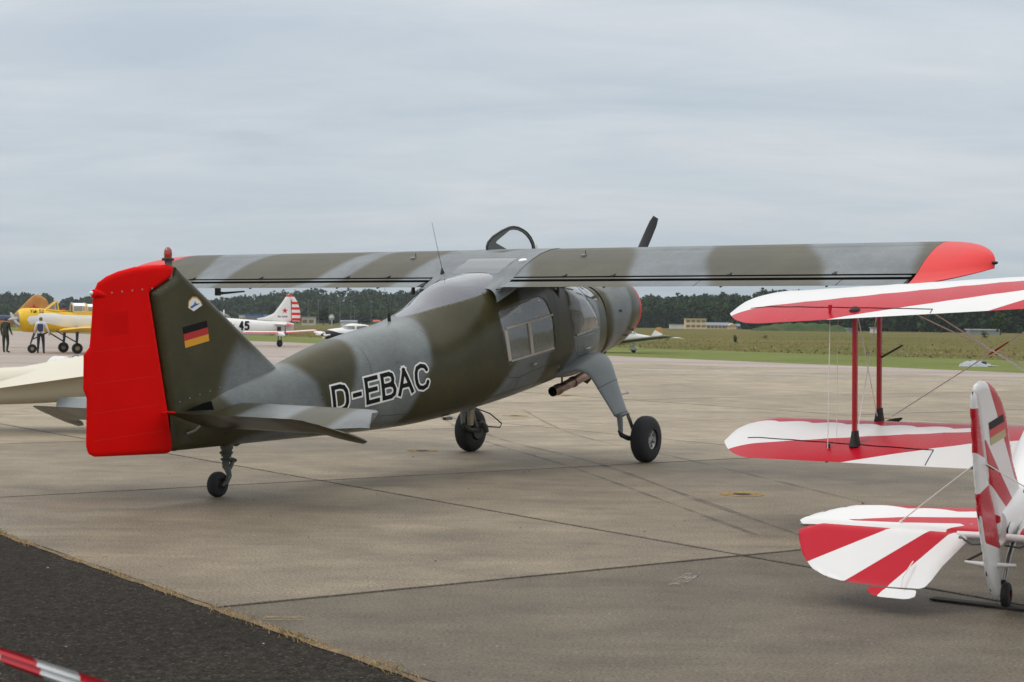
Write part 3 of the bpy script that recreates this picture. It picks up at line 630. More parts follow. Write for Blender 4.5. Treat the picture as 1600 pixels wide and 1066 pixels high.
# forests: crowns of leaf clumps, one mesh per wood
FM = [leafm('leaf_dark', (.016, .034, .013)), leafm('leaf_mid', (.027, .054, .019)), leafm('leaf_olive', (.050, .078, .026)), leafm('leaf_rust', (.034, .034, .015))]
def crown_pts(g, cx_, cy_, z0, rx, rz, k):
    a = g.normal(size=(k, 3)); a /= np.linalg.norm(a, axis=1)[:, None]; r_ = g.uniform(.62, 1.0, k)[:, None]; p = a * r_
    p = p * (1 + .22 * np.sin(a[:, :1] * 5 + cx_) * np.cos(a[:, 2:] * 4 + cy_)); return np.array([cx_, cy_, z0]) + p * np.array([rx, rx, rz])
def wood(name, line, depth, n, hmin, hmax, z0f, seed, k=80, q=1.5, mix=(.5, .3, .17, .03), hf=None):
    g = np.random.default_rng(seed); pts = []; mis = []; ln_ = np.array(line, float); seg = np.linalg.norm(np.diff(ln_, axis=0), axis=1); cum = np.concatenate([[0], np.cumsum(seg)])
    for i in range(n):
        t = g.uniform(0, cum[-1]); j = min(np.searchsorted(cum, t) - 1, len(seg) - 1); j = max(j, 0); p = ln_[j] + (ln_[j + 1] - ln_[j]) * (t - cum[j]) / seg[j]; e_ = (ln_[j + 1] - ln_[j]) / seg[j]; dn = np.array([-e_[1], e_[0]]); dn = dn if dn[1] > 0 else -dn
        dd = g.uniform(0, depth); x, y = p + dn * dd; h = (hf(t) if hf else 1) * g.uniform(hmin, hmax) * (.85 + .15 * math.sin(t * .02) + .1 * math.sin(t * .061)); z0 = z0f(t, dd); r = h * g.uniform(.34, .50)
        c = crown_pts(g, x, y, z0 + h * .60, r, h * .42, k); pts.append(c); base = g.choice(4, p=mix); mis.append(np.where(g.random(k) < .78, base, g.integers(0, 3, k)))
    P = np.concatenate(pts); mi_ = np.concatenate(mis); sz = g.uniform(.7, 1.35, (len(P), 2)) * q
    return scatter_mesh(name, P, sz, FM, mi_, seed)
wood('far_wood', [(-520, 1150), (-260, 1100), (-60, 1000), (60, 820)], 150, 1400, 10, 15, lambda t, d: d * .075 + 1.5 * math.sin(t * .011), 11, 120, 1.55, (.50, .38, .12, .0), hf=lambda t: float(np.interp(t, [0, 200, 330, 480, 600], [.60, .62, 1.12, 1.05, .75])))
wood('plantation', [(-420, 950), (-200, 900), (-20, 830)], 50, 700, 6, 9, lambda t, d: 0.0, 12, 80, 1.2, (.0, .30, .70, .0))
wood('wood', [(20, 800), (70, 720), (130, 560), (190, 470), (260, 400)], 70, 950, 10.5, 15.5, lambda t, d: d * .05, 13, 170, 1.15, (.52, .34, .14, .0), hf=lambda t: float(np.interp(t, [0, 120, 260], [.66, .74, 1.0])))
wood('understory', [(-520, 1140), (-260, 1090), (-60, 990), (20, 790), (70, 712), (130, 552), (190, 462), (260, 392)], 8, 620, 3.5, 6.5, lambda t, d: -1.0, 14, 70, 1.1, (.55, .35, .10, .0))
wood('wood_edge', [(20, 800), (70, 722), (130, 562), (190, 472), (260, 402)], 60, 500, 5, 9, lambda t, d: d * .05 - 1.5, 15, 110, 1.1, (.62, .30, .08, .0))
tkm = paint('tree_bark', (.06, .05, .04), .9, .3, 4)
def tree(x, y, h, lab, seed, name='tree', k=420, fat=.40, grp='trees and bushes at the far edge of the meadow', mix=(.5, .35, .15, 0), cat='tree', q=.055):
    g = np.random.default_rng(seed); t = thing(name, lab, cat, (x, y, -.05), 0, grp)
    if name == 'tree': tube('trunk', [(0, 0, 0), (.05, 0, h * .35), (-.05, .03, h * .7)], [h * .028, h * .02, h * .008], tkm, t, 8)
    pts = []
    for c_ in range(9):
        a_ = g.uniform(0, 6.28); r_ = g.uniform(.1, .62) * h * fat; zc_ = h * (g.uniform(.38, .78) if name == 'tree' else g.uniform(.25, .6)); pts.append(crown_pts(g, r_ * math.cos(a_), r_ * math.sin(a_), zc_, h * fat * .55, h * .26, k // 9))
    P = np.concatenate(pts); P[:, 2] = np.clip(P[:, 2], .05, None)
    o = scatter_mesh('crown', P, g.uniform(.7, 1.3, (len(P), 2)) * h * q * 1.5, FM, np.where(g.random(len(P)) < .75, g.choice(3, p=np.array(mix[:3]) / sum(mix[:3])), g.integers(0, 3, len(P))), seed, None); o.parent = t
    return t
def at(px, Z): return (px - 800) * Z / 2568.3
tree(at(1009, 690), 690, 8.6, 'left one of two round dark trees standing beside the engine nose of the camouflaged aircraft', 41)
tree(at(1037, 700), 700, 8.2, 'right one of two round dark trees, nearer the yellow two-storey building', 42, mix=(.3, .4, .3, 0))
tree(at(1185, 640), 640, 7.6, 'broad dark tree at the right end of the long grey-roofed buildings', 43, fat=.5)
tree(at(1268, 600), 600, 6.5, 'small round tree above the grassy mound', 44)
tree(at(1563, 380), 380, 5.2, 'round bush-like tree near the right edge behind the bracing wires', 45, fat=.48, mix=(.2, .5, .3, 0))
tree(at(1390, 560), 560, 7.0, 'tree between the two red struts and the wires at the wood edge', 46, fat=.5)
tree(at(1470, 470), 470, 6.2, 'low dark tree at the foot of the wood right of the red struts', 47, fat=.5)
tree(at(428, 800), 800, 9.0, 'dark tree rising behind the white aircraft numbered 45', 48)
tree(at(505, 650), 650, 8.0, 'tall dark tree standing behind the white dish tower', 49)
tree(at(1149, 155), 155, .95, 'small upright green shrub alone in the rough meadow', 50, name='shrub', fat=.22, cat='shrub', k=200, mix=(0, .5, .5, 0))
tree(at(1043, 173), 173, .6, 'tiny green shrub in the meadow right of the orange tail fin', 51, name='shrub', fat=.3, cat='shrub', k=120, mix=(0, .4, .6, 0))
tree(at(1196, 200), 200, .7, 'low shrub in the meadow under the biplane upper wing tip', 52, name='shrub', fat=.5, cat='shrub', k=150, mix=(.2, .4, .4, 0))
tree(at(1538, 240), 240, 1.6, 'small green bush in the meadow behind the crossing wires', 53, name='shrub', fat=.4, cat='shrub', k=150, mix=(.2, .5, .3, 0))
tree(at(518, 560), 560, 2.4, 'bush at the foot of the white dish tower', 54, name='shrub', fat=.5, cat='shrub', k=150)
# grassy mound
V = []; F = []; nx, ny = 40, 10
for i in range(nx):
    for j in range(ny):
        X_ = i / (nx - 1); Y_ = j / (ny - 1); z_ = 2.7 * (math.sin(math.pi * min(1, X_ * 1.0)) ** .45) * math.sin(math.pi * Y_) ** .8 + .25 * math.sin(i * 1.3) * math.sin(j * 1.1) * (0 < i < nx - 1) * (0 < j < ny - 1); V.append((at(1172, 520) + X_ * 31, 500 + Y_ * 24, z_ - .2))
for i in range(nx - 1):
    for j in range(ny - 1): F.append((i * ny + j, (i + 1) * ny + j, (i + 1) * ny + j + 1, i * ny + j + 1))
struct(mk('grass_mound', V, F, gmat('mound_grass', (.030, .055, .014), (.085, .095, .035), .3, 1.2, 6, .5, .9, third=(.045, .075, .02), spec=.1)))
# haze
hb = 7000
if True:
    hz = box('haze', (0, 1900, 30), (5000, 4000, 62), None or bpy.data.materials.new('haze_air'), None); hm = hz.data.materials[0]; hm.use_nodes = True; hn = hm.node_tree.nodes; hn.clear()
    pv = hn.new('ShaderNodeVolumePrincipled'); pv.inputs['Color'].default_value = (.90, .95, 1.0, 1); pv.inputs['Density'].default_value = .00011; pv.inputs['Anisotropy'].default_value = 0.2
    ho = hn.new('ShaderNodeOutputMaterial'); hm.node_tree.links.new(pv.outputs[0], ho.inputs['Volume']); hz['kind'] = 'stuff'
# ================================================================ camouflaged high-wing aircraft
HEAD = math.atan2(0.83744543, 0.54652096)
D = thing('high_wing_aircraft', 'camouflaged grey and olive high-wing aircraft with red rudder and D-EBAC on its side', 'aircraft', (-2.7898, 15.6435, 0), HEAD)
ST = [(-.66, .475, .86, .035, 2.3), (-.3, .48, .93, .075, 2.3), (0.0, .485, 1.01, .125, 2.4), (.78, .50, 1.225, .25, 2.5), (1.5, .51, 1.45, .345, 2.6), (2.1, .525, 1.585, .42, 2.7), (2.65, .55, 1.69, .49, 2.8),
      (3.2, .60, 1.90, .55, 2.9), (3.75, .67, 2.17, .595, 3.0), (4.4, .77, 2.28, .625, 3.2), (5.0, .88, 2.30, .63, 3.3), (5.5, .975, 2.30, .62, 3.2), (6.0, 1.08, 2.22, .585, 2.9), (6.35, 1.15, 2.18, .525, 2.6), (6.6, 1.20, 2.19, .48, 2.4)]
_a = np.array(ST); fzb, fzt, fw_, fn = [interp(_a[:, 0], _a[:, k]) for k in (1, 2, 3, 4)]
fnt = interp([-.66, 0, 1.5, 2.65, 3.2, 3.75, 4.4, 5.0, 6.6], [2.3, 2.3, 2.4, 2.3, 2.0, 2.15, 2.7, 3.3, 2.4])      # upper half is rounder under the glazing
def fus_zc(s): return (fzb(s) + fzt(s)) * .5 - .04
def fusP(s, th, off=0.0):
    zb, zt, w_, n_ = fzb(s), fzt(s), fw_(s), fn(s); zc = fus_zc(s); c = np.cos(th); q = np.sin(th); n_ = np.where(q > 0, fnt(s), n_); e_ = 2 / n_
    hh = np.where(q > 0, zt - zc, zc - zb)
    return s + 0 * th, (w_ + off) * np.sign(c) * np.abs(c) ** e_, zc + (hh + off) * np.sign(q) * np.abs(q) ** e_
def fus_side(s, z, off=.004, side=-1):
    zc = fus_zc(s); hh = np.where(z > zc, fzt(s) - zc, zc - fzb(s)); nn_ = np.where(z > zc, fnt(s), fn(s)); q = np.clip(1 - np.abs((z - zc) / hh) ** nn_, 0, 1)
    return s + 0 * z, side * (fw_(s) * q ** (1 / nn_) + off), z + 0 * s
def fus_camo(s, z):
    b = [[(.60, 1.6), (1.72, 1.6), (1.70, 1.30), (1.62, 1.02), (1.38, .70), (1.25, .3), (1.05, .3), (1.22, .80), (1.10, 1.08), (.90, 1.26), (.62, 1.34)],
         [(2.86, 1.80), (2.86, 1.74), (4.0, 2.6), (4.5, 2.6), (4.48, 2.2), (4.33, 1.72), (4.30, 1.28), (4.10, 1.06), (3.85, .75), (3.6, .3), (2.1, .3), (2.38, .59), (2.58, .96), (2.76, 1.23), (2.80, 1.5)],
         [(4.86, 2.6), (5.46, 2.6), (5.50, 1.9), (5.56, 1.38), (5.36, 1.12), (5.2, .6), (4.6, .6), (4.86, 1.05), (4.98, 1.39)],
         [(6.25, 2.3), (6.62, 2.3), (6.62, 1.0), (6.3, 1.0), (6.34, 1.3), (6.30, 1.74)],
         [(-.9, .3), (-.9, 1.3), (-.3, 1.2), (-.07, 1.05), (-.02, .95), (.10, .84), (.55, .74), (.62, .62), (.2, .55), (-.2, .3)]]  # tail olive, stretched forward to take in the shade under the tailplane
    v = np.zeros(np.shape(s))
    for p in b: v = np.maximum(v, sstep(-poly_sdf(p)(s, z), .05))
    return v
WIN_R = [(3.96, 1.82), (4.00, 1.50), (4.10, 1.235), (5.08, 1.39), (5.03, 1.75), (4.90, 1.965), (4.80, 2.0)]
WIN_F = [(5.40, 2.12), (5.44, 1.86), (5.565, 1.53), (6.24, 1.635), (6.26, 1.72), (6.16, 1.86), (6.0, 2.02), (5.84, 2.16)]
def rear_glass(s, z): return np.maximum(np.maximum((1.69 + (s - 2.62) * .262) - z, (2.63 + .10 * np.abs(np.clip((1.77 - z) / .1, 0, 1))) - s), s - 4.32)
side_r = poly_sdf([(a_ + (.03 if a_ < 4.5 else -.03), b_ + (.03 if b_ < 1.6 else -.03)) for a_, b_ in WIN_R], .03)
side_f = poly_sdf([(a_ + (.03 if a_ < 5.8 else -.03), b_ + (.03 if b_ < 1.7 else -.03)) for a_, b_ in WIN_F], .03)
def wscreen(s, z): return np.maximum(np.maximum(5.98 - s, s - 6.42), (2.02 - (s - 5.98) * .1) - z)
us = np.concatenate([np.linspace(-.66, 2.4, 78), np.linspace(2.4, 6.6, 141)[1:]]); vs = np.linspace(0, 2 * math.pi, 129)
res = regions(us, vs, [('rear', rear_glass), ('sr', side_r), ('sf', side_f), ('ws', wscreen)], UVmap=lambda U, V: (fusP(U, V)[0], fusP(U, V)[2]))
def part_from(keys, name, mats, off=0.0, camo=None, filt=None):
    V, F, MI = join_regions(res, keys, lambda u, v: fusP(u, v, off))
    if filt: F = [f for f in F if filt(V[f].mean(0))]; MI = None
    return mk(name, V, F, mats, D, MI, attr=(camo(V[:, 0], V[:, 2]) if camo else None), merge=1e-4, angle=45)
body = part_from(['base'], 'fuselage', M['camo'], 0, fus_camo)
sm = body.modifiers.new('shell', 'SOLIDIFY'); sm.thickness = .012; sm.offset = -1
part_from(['rear'], 'rear_window', M['glass'], -.004)
for sd in (-1, 1):
    part_from(['sr'], 'side_window', M['sideglass'], -.006, filt=lambda c, sd=sd: c[1] * sd > 0)
    # blown front window: pane bulges outwards
    V, F, _ = join_regions(res, ['sf'], lambda u, v: fusP(u, v, -.004))
    F = [f for f in F if V[f].mean(0)[1] * sd > 0]; V = V.copy(); d_ = np.maximum(-side_f(V[:, 0], V[:, 2]), 0); V[:, 1] += sd * .07 * np.clip(d_ / .16, 0, 1) ** .7 * (V[:, 1] * sd > 0)
    mk('front_side_window', V, F, M['sideglass'], D, merge=1e-4)
part_from(['ws'], 'windscreen', M['clear'], -.004)
# window trims on both sides
for sd in (-1, 1):
    fs = lambda s, z, o=.006, sd=sd: fus_side(s, z, o, sd)
    def bar(name, a, b, wd, mat, o=.010, sd=sd):
        a = np.array(a); b = np.array(b); e_ = (b - a) / np.linalg.norm(b - a); n_ = np.array([-e_[1], e_[0]]) * wd / 2
        V = []; k = 9
        for i in range(k):
            p = a + (b - a) * i / (k - 1)
            for q, oo in ((p - n_, -.004), (p - n_, o), (p + n_, o), (p + n_, -.004)):
                x, y, z = fus_side(np.array(q[0]), np.array(q[1]), oo, sd); V.append((float(x), float(y), float(z)))
        F = [(i * 4 + j, i * 4 + (j + 1) % 4, (i + 1) * 4 + (j + 1) % 4, (i + 1) * 4 + j) for i in range(k - 1) for j in range(4)] + [(3, 2, 1, 0), (k * 4 - 4, k * 4 - 3, k * 4 - 2, k * 4 - 1)]
        return mk(name, V, F, mat, D, smooth=False)
    bar('window_bar', (4.035, 1.60), (4.125, 1.255), .05, M['beige'])
    bar('window_bar', (4.50, 1.70), (4.585, 1.335), .05, M['beige'])
    bar('window_rail', (4.06, 1.625), (5.02, 1.79), .022, M['beige'], .007)
    bar('window_rail', (4.15, 1.25), (5.06, 1.395), .022, M['beige'], .007)
    bar('window_sill', (5.58, 1.545), (6.23, 1.648), .024, M['metal'], .016)
    for a, b in (((4.60, 1.205), 0), ((5.90, 1.385), 0)):
        x, y, z = [float(q) for q in fus_side(np.array(a[0]), np.array(a[1]), .02, sd)]
        o = tube('door_handle', [(x - .055, y, z - .012), (x - .03, y + sd * .012, z - .004), (x + .03, y + sd * .012, z + .008), (x + .055, y + sd * .004, z + .014)], [.006, .011, .010, .005], M['metal'], D, 8)
# door and panel seams: recessed-looking dark joints, thin strips on the skin
def seam(lines, name='panel_seam', r=.0035, sides=(-1, 1), off=.0015, mat='dark'):
    for sd in sides:
        for ln in lines:
            ln = np.array(ln, float); V = []; F = []
            pts = []
            for i in range(len(ln) - 1):
                m_ = max(2, int(np.linalg.norm(ln[i + 1] - ln[i]) / .04))
                pts += [ln[i] + (ln[i + 1] - ln[i]) * j / m_ for j in range(m_)]
            pts.append(ln[-1]); pts = np.array(pts)
            for i, p in enumerate(pts):
                t_ = pts[min(i + 1, len(pts) - 1)] - pts[max(i - 1, 0)]; t_ /= max(np.linalg.norm(t_), 1e-9); n_ = np.array([-t_[1], t_[0]]) * r
                for q in (p - n_, p + n_):
                    x, y, z = fus_side(np.array(q[0]), np.array(q[1]), off, sd); V.append((float(x), float(y), float(z)))
            F = [(2 * i, 2 * i + 1, 2 * i + 3, 2 * i + 2) for i in range(len(pts) - 1)]
            mk(name, V, F, M[mat], D)
seam([[(3.86, 2.03), (3.90, 1.70), (4.02, 1.22), (4.07, 1.12), (4.17, 1.06), (4.34, 1.06), (5.05, 1.22), (5.14, 1.32), (5.16, 1.75), (5.06, 2.10)], [(5.36, 2.12), (5.40, 1.80), (5.58, 1.36), (5.68, 1.29), (5.80, 1.29), (6.26, 1.40), (6.33, 1.50), (6.34, 1.9)], [(4.36, .80), (4.34, 1.04)]], 'door_seam')
seam([[(2.76, 1.64), (2.88, 1.40), (2.92, 1.1), (2.86, .62)], [(1.80, 1.44), (1.86, 1.25), (1.88, 1.0), (1.84, .60)], [(3.40, 1.84), (3.46, 1.3), (3.40, .70)], [(.9, .72), (1.8, .70), (2.8, .71), (3.6, .78), (4.4, .92), (5.3, 1.07)]], r=.0025, mat='dark')
# cowling
cow = [(6.56, 1.70, .485, .50, 2.4), (6.62, 1.70, .500, .50, 2.4), (6.9, 1.775, .505, .495, 2.4), (7.2, 1.83, .49, .475, 2.35), (7.42, 1.865, .455, .44, 2.2), (7.56, 1.885, .415, .40, 2.1)]
_c = np.array(cow); cf = [interp(_c[:, 0], _c[:, k]) for k in range(1, 5)]
def cowP(u, v, off=0):
    zc, hw, hh, n_ = (g(u) for g in cf); c = np.cos(v); q = np.sin(v); e_ = 2 / n_
    return u + 0 * v, (hw + off) * np.sign(c) * np.abs(c) ** e_, zc + (hh + off) * np.sign(q) * np.abs(q) ** e_
def cow_camo(s, z):
    v = np.zeros(np.shape(s))
    for p in ([(6.50, 2.4), (6.66, 2.4), (6.70, 1.85), (6.72, 1.55), (6.62, 1.2), (6.4, 1.2)], [(7.28, 2.4), (7.7, 2.4), (7.7, 1.1), (6.6, 1.1), (6.82, 1.38), (7.05, 1.58), (7.20, 1.85)]): v = np.maximum(v, sstep(-poly_sdf(p)(s, z), .05))
    return v
rc = regions(np.linspace(6.56, 7.56, 36), np.linspace(0, 2 * math.pi, 65), [])
V, F, MI = join_regions(rc, ['base'], cowP)
mk('cowling', V, F, M['camo'], D, MI, attr=cow_camo(V[:, 0], V[:, 2]), merge=1e-4)
rr_ = []
for u, o_ in ((7.562, .0), (7.60, -.004), (7.64, -.022), (7.665, -.055), (7.66, -.10), (7.60, -.12)):
    th = np.linspace(0, 2 * math.pi, 49)[:-1]; x, y, z = cowP(np.full(48, 7.56), th, o_); rr_.append(np.stack([np.full(48, u), y, z], -1))
V = np.concatenate(rr_); F = [(i * 48 + k, i * 48 + (k + 1) % 48, (i + 1) * 48 + (k + 1) % 48, (i + 1) * 48 + k) for i in range(5) for k in range(48)]
mk('nose_ring', V, F, M['redtip'], D)
lathe('intake_face', [(.33, 7.60), (.30, 7.585), (.001, 7.585)], M['black'], D, (0, 0, 1.885), (1, 0, 0))
for s_ in (6.62, 7.23):
    x, y, z = cowP(np.full(49, s_), np.linspace(0, 2 * math.pi, 49), .0015); x2, y2, z2 = cowP(np.full(49, s_ + .008), np.linspace(0, 2 * math.pi, 49), .0015)
    mk('panel_seam', np.concatenate([np.stack([x, y, z], -1), np.stack([x2, y2, z2], -1)]), [(k, k + 1, k + 50, k + 49) for k in range(48)], M['dark'], D)
for s_, z_ in ((6.88, 1.86), (7.02, 1.55), (7.22, 1.62)):
    for sd in (-1, 1):
        yy = float(cf[1](s_)) * .97 * sd
        tube('cowl_latch', [(s_ - .05, yy, z_), (s_, yy + sd * .02, z_), (s_ + .05, yy, z_ + .02)], [.006, .018, .006], M['dark'], D, 8)
lathe('spinner', [(.001, .36), (.05, .34), (.10, .27), (.135, .16), (.15, .03), (.15, 0), (.001, 0)], M['redtip'], D, (7.60, 0, 1.94), (1, 0, 0.08))
def blade(sgn, ang):
    V = []; F = []; k = 13
    ax = Vector((0, math.sin(ang), math.cos(ang))) * sgn; tn = Vector((0, math.cos(ang), -math.sin(ang))) * sgn
    for i in range(k):
        t_ = i / (k - 1); r_ = .10 + 1.24 * t_; ch = .09 + .15 * math.sin(min(1, t_ * 1.5 + .1) * math.pi / 2) - .10 * max(0, t_ - .45) / .55; tw = R(48 - 34 * t_); th_ = .045 * (1 - t_) + .009
        if t_ > .96: ch *= .72
        cdir = tn * math.cos(tw) + Vector((1, 0, 0)) * math.sin(tw); nd_ = Vector((1, 0, 0)) * math.cos(tw) - tn * math.sin(tw)
        for q in range(10):
            a_ = 2 * math.pi * q / 10; p = Vector((7.74, 0, 1.995)) + ax * r_ * .93 + cdir * ch * .5 * math.cos(a_) + nd_ * th_ * .5 * math.sin(a_); p.x -= .05 * t_ * (1 if sgn > 0 else -1) ; V.append(p)
    F = [(i * 10 + q, i * 10 + (q + 1) % 10, (i + 1) * 10 + (q + 1) % 10, (i + 1) * 10 + q) for i in range(k - 1) for q in range(10)] + [tuple(range(k * 10 - 10, k * 10))]
    mk('propeller_blade', V, F, M['black'], D)
blade(1, R(-27)); blade(-1, R(-27))
# cabin interior
fl = []
box('cabin_floor', (4.9, 0, 1.10), (2.4, .9, .03), M['interior'], D)
box('instrument_panel', (5.95, 0, 1.62), (.06, .95, .34), M['interior'], D, bev=.01)
for s_, y_ in ((4.45, -.26), (4.45, .26), (5.25, -.26), (5.25, .26)):
    st_ = box('seat', (s_, y_, 1.27), (.42, .40, .10), M['seatcloth'], D, bev=.03)
    bk = box('seat_back', (s_ - .24, y_, 1.55), (.09, .38, .52), M['seatcloth'], D, rot=Matrix.Rotation(R(-10), 3, 'Y'), bev=.03)
for sd in (-1, 1):
    tube('cabin_tube', [(4.0, sd * .50, 2.06), (4.9, sd * .55, 2.16), (5.7, sd * .54, 2.16)], .016, M['greyp'], D, 8)
    tube('cabin_tube', [(5.24, sd * .57, 1.15), (5.22, sd * .58, 2.2)], .02, M['greyp'], D, 8)
# D-EBAC lettering
bl = np.array([1.312, .737]); ex = np.array([math.cos(R(9.3)), math.sin(R(9.3))]); ey = np.array([-ex[1], ex[0]])
LT = []; H = .300
for ch, x0, sxx in (('D', .015, 1.05), ('-', .285, 1.0), ('E', .480, .98), ('B', .715, 1.0), ('A', .950, 1.05), ('C', 1.215, 1.05)):
    for l in GL[ch]: LT.append([(x0 + .03 + p[0] * H * .88 * sxx * .95, .03 + p[1] * (H - .06)) for p in l])
LTs = [[tuple(bl + ex * p[0] + ey * p[1]) for p in l] for l in LT]
for r_, m_, o_ in ((.0415, 'letterw', .003), (.0225, 'letterb', .0045)):
    for sd in (-1, 1):
        L2 = LTs if sd < 0 else [[tuple(np.array([2.9, .99]) + np.array([-p[0], p[1]]) * 1) for p in l] for l in LT]
        decal('registration', (1.22, 3.05, .62, 1.35), .0085, strokes_sq(L2, r_, .08), lambda s, z, o_=o_, sd=sd: fus_side(s, z, o_, sd), M[m_], D)
# fin
fin_camo = lambda s, z: 1 - sstep(-poly_sdf([(.22, 1.46), (.95, 1.22), (.05, .9), (-.02, .98), (.0, 1.08), (.05, 1.24), (.15, 1.38)])(s, z), .09)
XZ = lambda s, z, t: (s, t, z)
FIN = [(-.60, 2.175), (-.632, 2.085), (-.915, 1.935), (-.672, .86), (-.60, .47), (-.3, .5), (.1, .85), (.84, 1.20)]
plate('fin', FIN, .11, XZ, M['camo'], D, step=.02, edge=.07, camo=fin_camo, emin=.03)
RUD = [(-.622, 2.19), (-.85, 2.185), (-1.10, 2.155), (-1.29, 2.11), (-1.43, 2.06), (-1.53, 2.0), (-1.575, 1.92), (-1.60, 1.60), (-1.617, 1.44), (-1.683, 1.37), (-1.685, 1.07), (-1.645, 1.0), (-1.648, .58), (-1.62, .51), (-1.55, .48), (-.68, .455), (-.635, .475), (-.625, .53), (-.692, .86), (-.934, 1.925), (-.655, 2.075)]
M['red_tape'] = paint('red_tape', (.80, .02, .015), .6, .05, spec=.1); M['red_dull'] = paint('red_patch_paint', (.70, .004, .003), .55, .05, spec=.05)
rud = plate('rudder', RUD, .095, XZ, M['red'], D, step=.018, edge=.05, taper=lambda s, z: np.clip(.22 + (s + 1.68) * 1.0, .15, 1.0), emin=.008)
mk('hinge_gap_shade', [(-.60, 0, .50), (-.72, 0, .50), (-.71, 0, .90), (-.96, 0, 1.90), (-.90, 0, 1.93), (-.62, 0, 2.07), (-.60, 0, 2.0), (-.85, 0, 1.85), (-.60, 0, .86)], [(0, 1, 2, 8), (8, 2, 3, 7), (7, 3, 4), (7, 4, 5, 6)], M['slot'], D, smooth=False)  # black sheet painting the shade between fin and rudder
for k in range(6):
    s_ = -1.50 + k * .115; z_ = 1.905 + k * .012
    for sd in (-1, 1): lathe('screw', [(.009, -.002), (.009, .004), (.001, .006)], M['metal'], rud, (s_, sd * .047 * min(1, .3 + k * .15), z_), (0, sd, 0), seg=8)
for sd in (-1, 1):
    for z_ in (.62, .86, 1.12, 1.40):      # rib tapes
        V = []; F = []
        for i in range(13):
            s_ = -1.58 + i * (.80 - (z_ - .6) * .20) / 12; t_ = min(.0475, .5 * .095 * np.clip(.22 + (s_ + 1.68), .15, 1)) + .0012
            for dz in (-.004, .004): V.append((s_, sd * t_, z_ + i * .0045 + dz))
        mk('rib_tape', V, [(2 * i, 2 * i + 1, 2 * i + 3, 2 * i + 2) for i in range(12)], M['red_tape'], rud)
    mk('repair_patch', [(s_, sd * (.5 * .095 * min(1, max(.15, .22 + s_ + 1.68)) + .0013), z_) for s_, z_ in ((-1.47, 1.73), (-1.20, 1.76), (-1.19, 1.56), (-1.46, 1.53))], [(0, 1, 2, 3)], M['red_dull'], rud, smooth=False)
lathe('tail_light_housing', [(.001, .17), (.02, .13), (.035, .06), (.042, 0), (.036, -.015), (.001, -.02)], M['red'], D, (-1.56, 0, 1.905), (1, 0, -.1))
lathe('tail_light', [(.001, .022), (.012, .018), (.018, .006), (.019, 0), (.001, 0)], M['letterw'], D, (-1.598, 0, 1.909), (-1, 0, .1))
tube('beacon_post', [(-.655, 0, 1.99), (-.665, 0, 2.15), (-.675, 0, 2.235)], [.022, .034, .036], M['camo'], D, 12)
lathe('beacon_base', [(.001, 0), (.055, 0), (.056, .02), (.04, .03), (.001, .03)], M['dark'], D, (-.68, 0, 2.225))
lathe('beacon_lamp', [(.034, 0), (.038, .035), (.034, .07), (.018, .092), (.001, .098)], glass_mat('red_lamp_glass', (.85, .10, .07), .45, (.55, .06, .04), .08), D, (-.68, 0, 2.255))
for sd in (-1, 1):
    sy = lambda o_, sd=sd: (lambda s, z: (s, sd * (.055 + o_) + 0 * s, z))
    fl3 = [(-.545, 1.615), (-.225, 1.682), (-.190, 1.49), (-.505, 1.425)]
    A_, B_, C_, D_ = [np.array(p) for p in fl3]
    for k, mt in enumerate(('letterb', 'flagred', 'gold')):
        a0, a1 = k / 3, (k + 1) / 3
        poly = [A_ + (D_ - A_) * a0, B_ + (C_ - B_) * a0, B_ + (C_ - B_) * a1, A_ + (D_ - A_) * a1]
        mk('flag_stripe', [(p[0], sd * .0575, p[1]) for p in poly], [(0, 1, 2, 3)], M[mt], D, smooth=False)
    emb = [(-.475, 1.80), (-.47, 1.86), (-.42, 1.902), (-.36, 1.90), (-.31, 1.865), (-.285, 1.825), (-.40, 1.765)]
    mk('emblem', [(p[0], sd * .0575, p[1]) for p in emb], [tuple(range(7))], M['letterw'], D, smooth=False)
    mk('emblem_rim', [(p[0] * 1, sd * .0585, p[1]) for p in ((-.475, 1.80), (-.47, 1.86), (-.42, 1.902), (-.36, 1.90), (-.31, 1.865), (-.285, 1.825), (-.296, 1.824), (-.318, 1.858), (-.364, 1.889), (-.415, 1.89), (-.46, 1.852), (-.464, 1.802))], [(0, 1, 10, 11), (1, 2, 9, 10), (2, 3, 8, 9), (3, 4, 7, 8), (4, 5, 6, 7)], M['gold'], D, smooth=False)
    mk('emblem_mark', [(p[0], sd * .0595, p[1]) for p in ((-.45, 1.805), (-.40, 1.83), (-.385, 1.862), (-.372, 1.838), (-.32, 1.838), (-.38, 1.815), (-.43, 1.79))], [(0, 1, 6), (1, 2, 3), (1, 3, 5, 6), (3, 4, 5)], M['blue'], D, smooth=False)
    # tailplane opening's shade painted as a black patch, bolts along the fin foot
    mk('tailplane_slot_shade', [(p[0], sd * (.098 + .02 * k), p[1]) for k, p in enumerate(((-.55, .845), (-.34, .91), (-.24, .93), (-.225, .845)))], [(0, 1, 2, 3)], M['slot'], D, smooth=False)
    for k in range(9): lathe('screw', [(.007, 0), (.007, .004), (.001, .005)], M['metal'], D, (-.58 + k * .125, sd * (.062 + k * .007), .93 + k * .030), (0, sd, 0), seg=8)
    for k in range(4): lathe('screw', [(.006, 0), (.006, .004), (.001, .005)], M['metal'], D, (-.86 + k * .11, sd * .050, 1.955 + k * .021), (0, sd, 0), seg=8)
    tube('rudder_horn', [(-.63, sd * .05, .83), (-.74, sd * .075, .84), (-.80, sd * .06, .835)], .011, M['red'], D, 8)
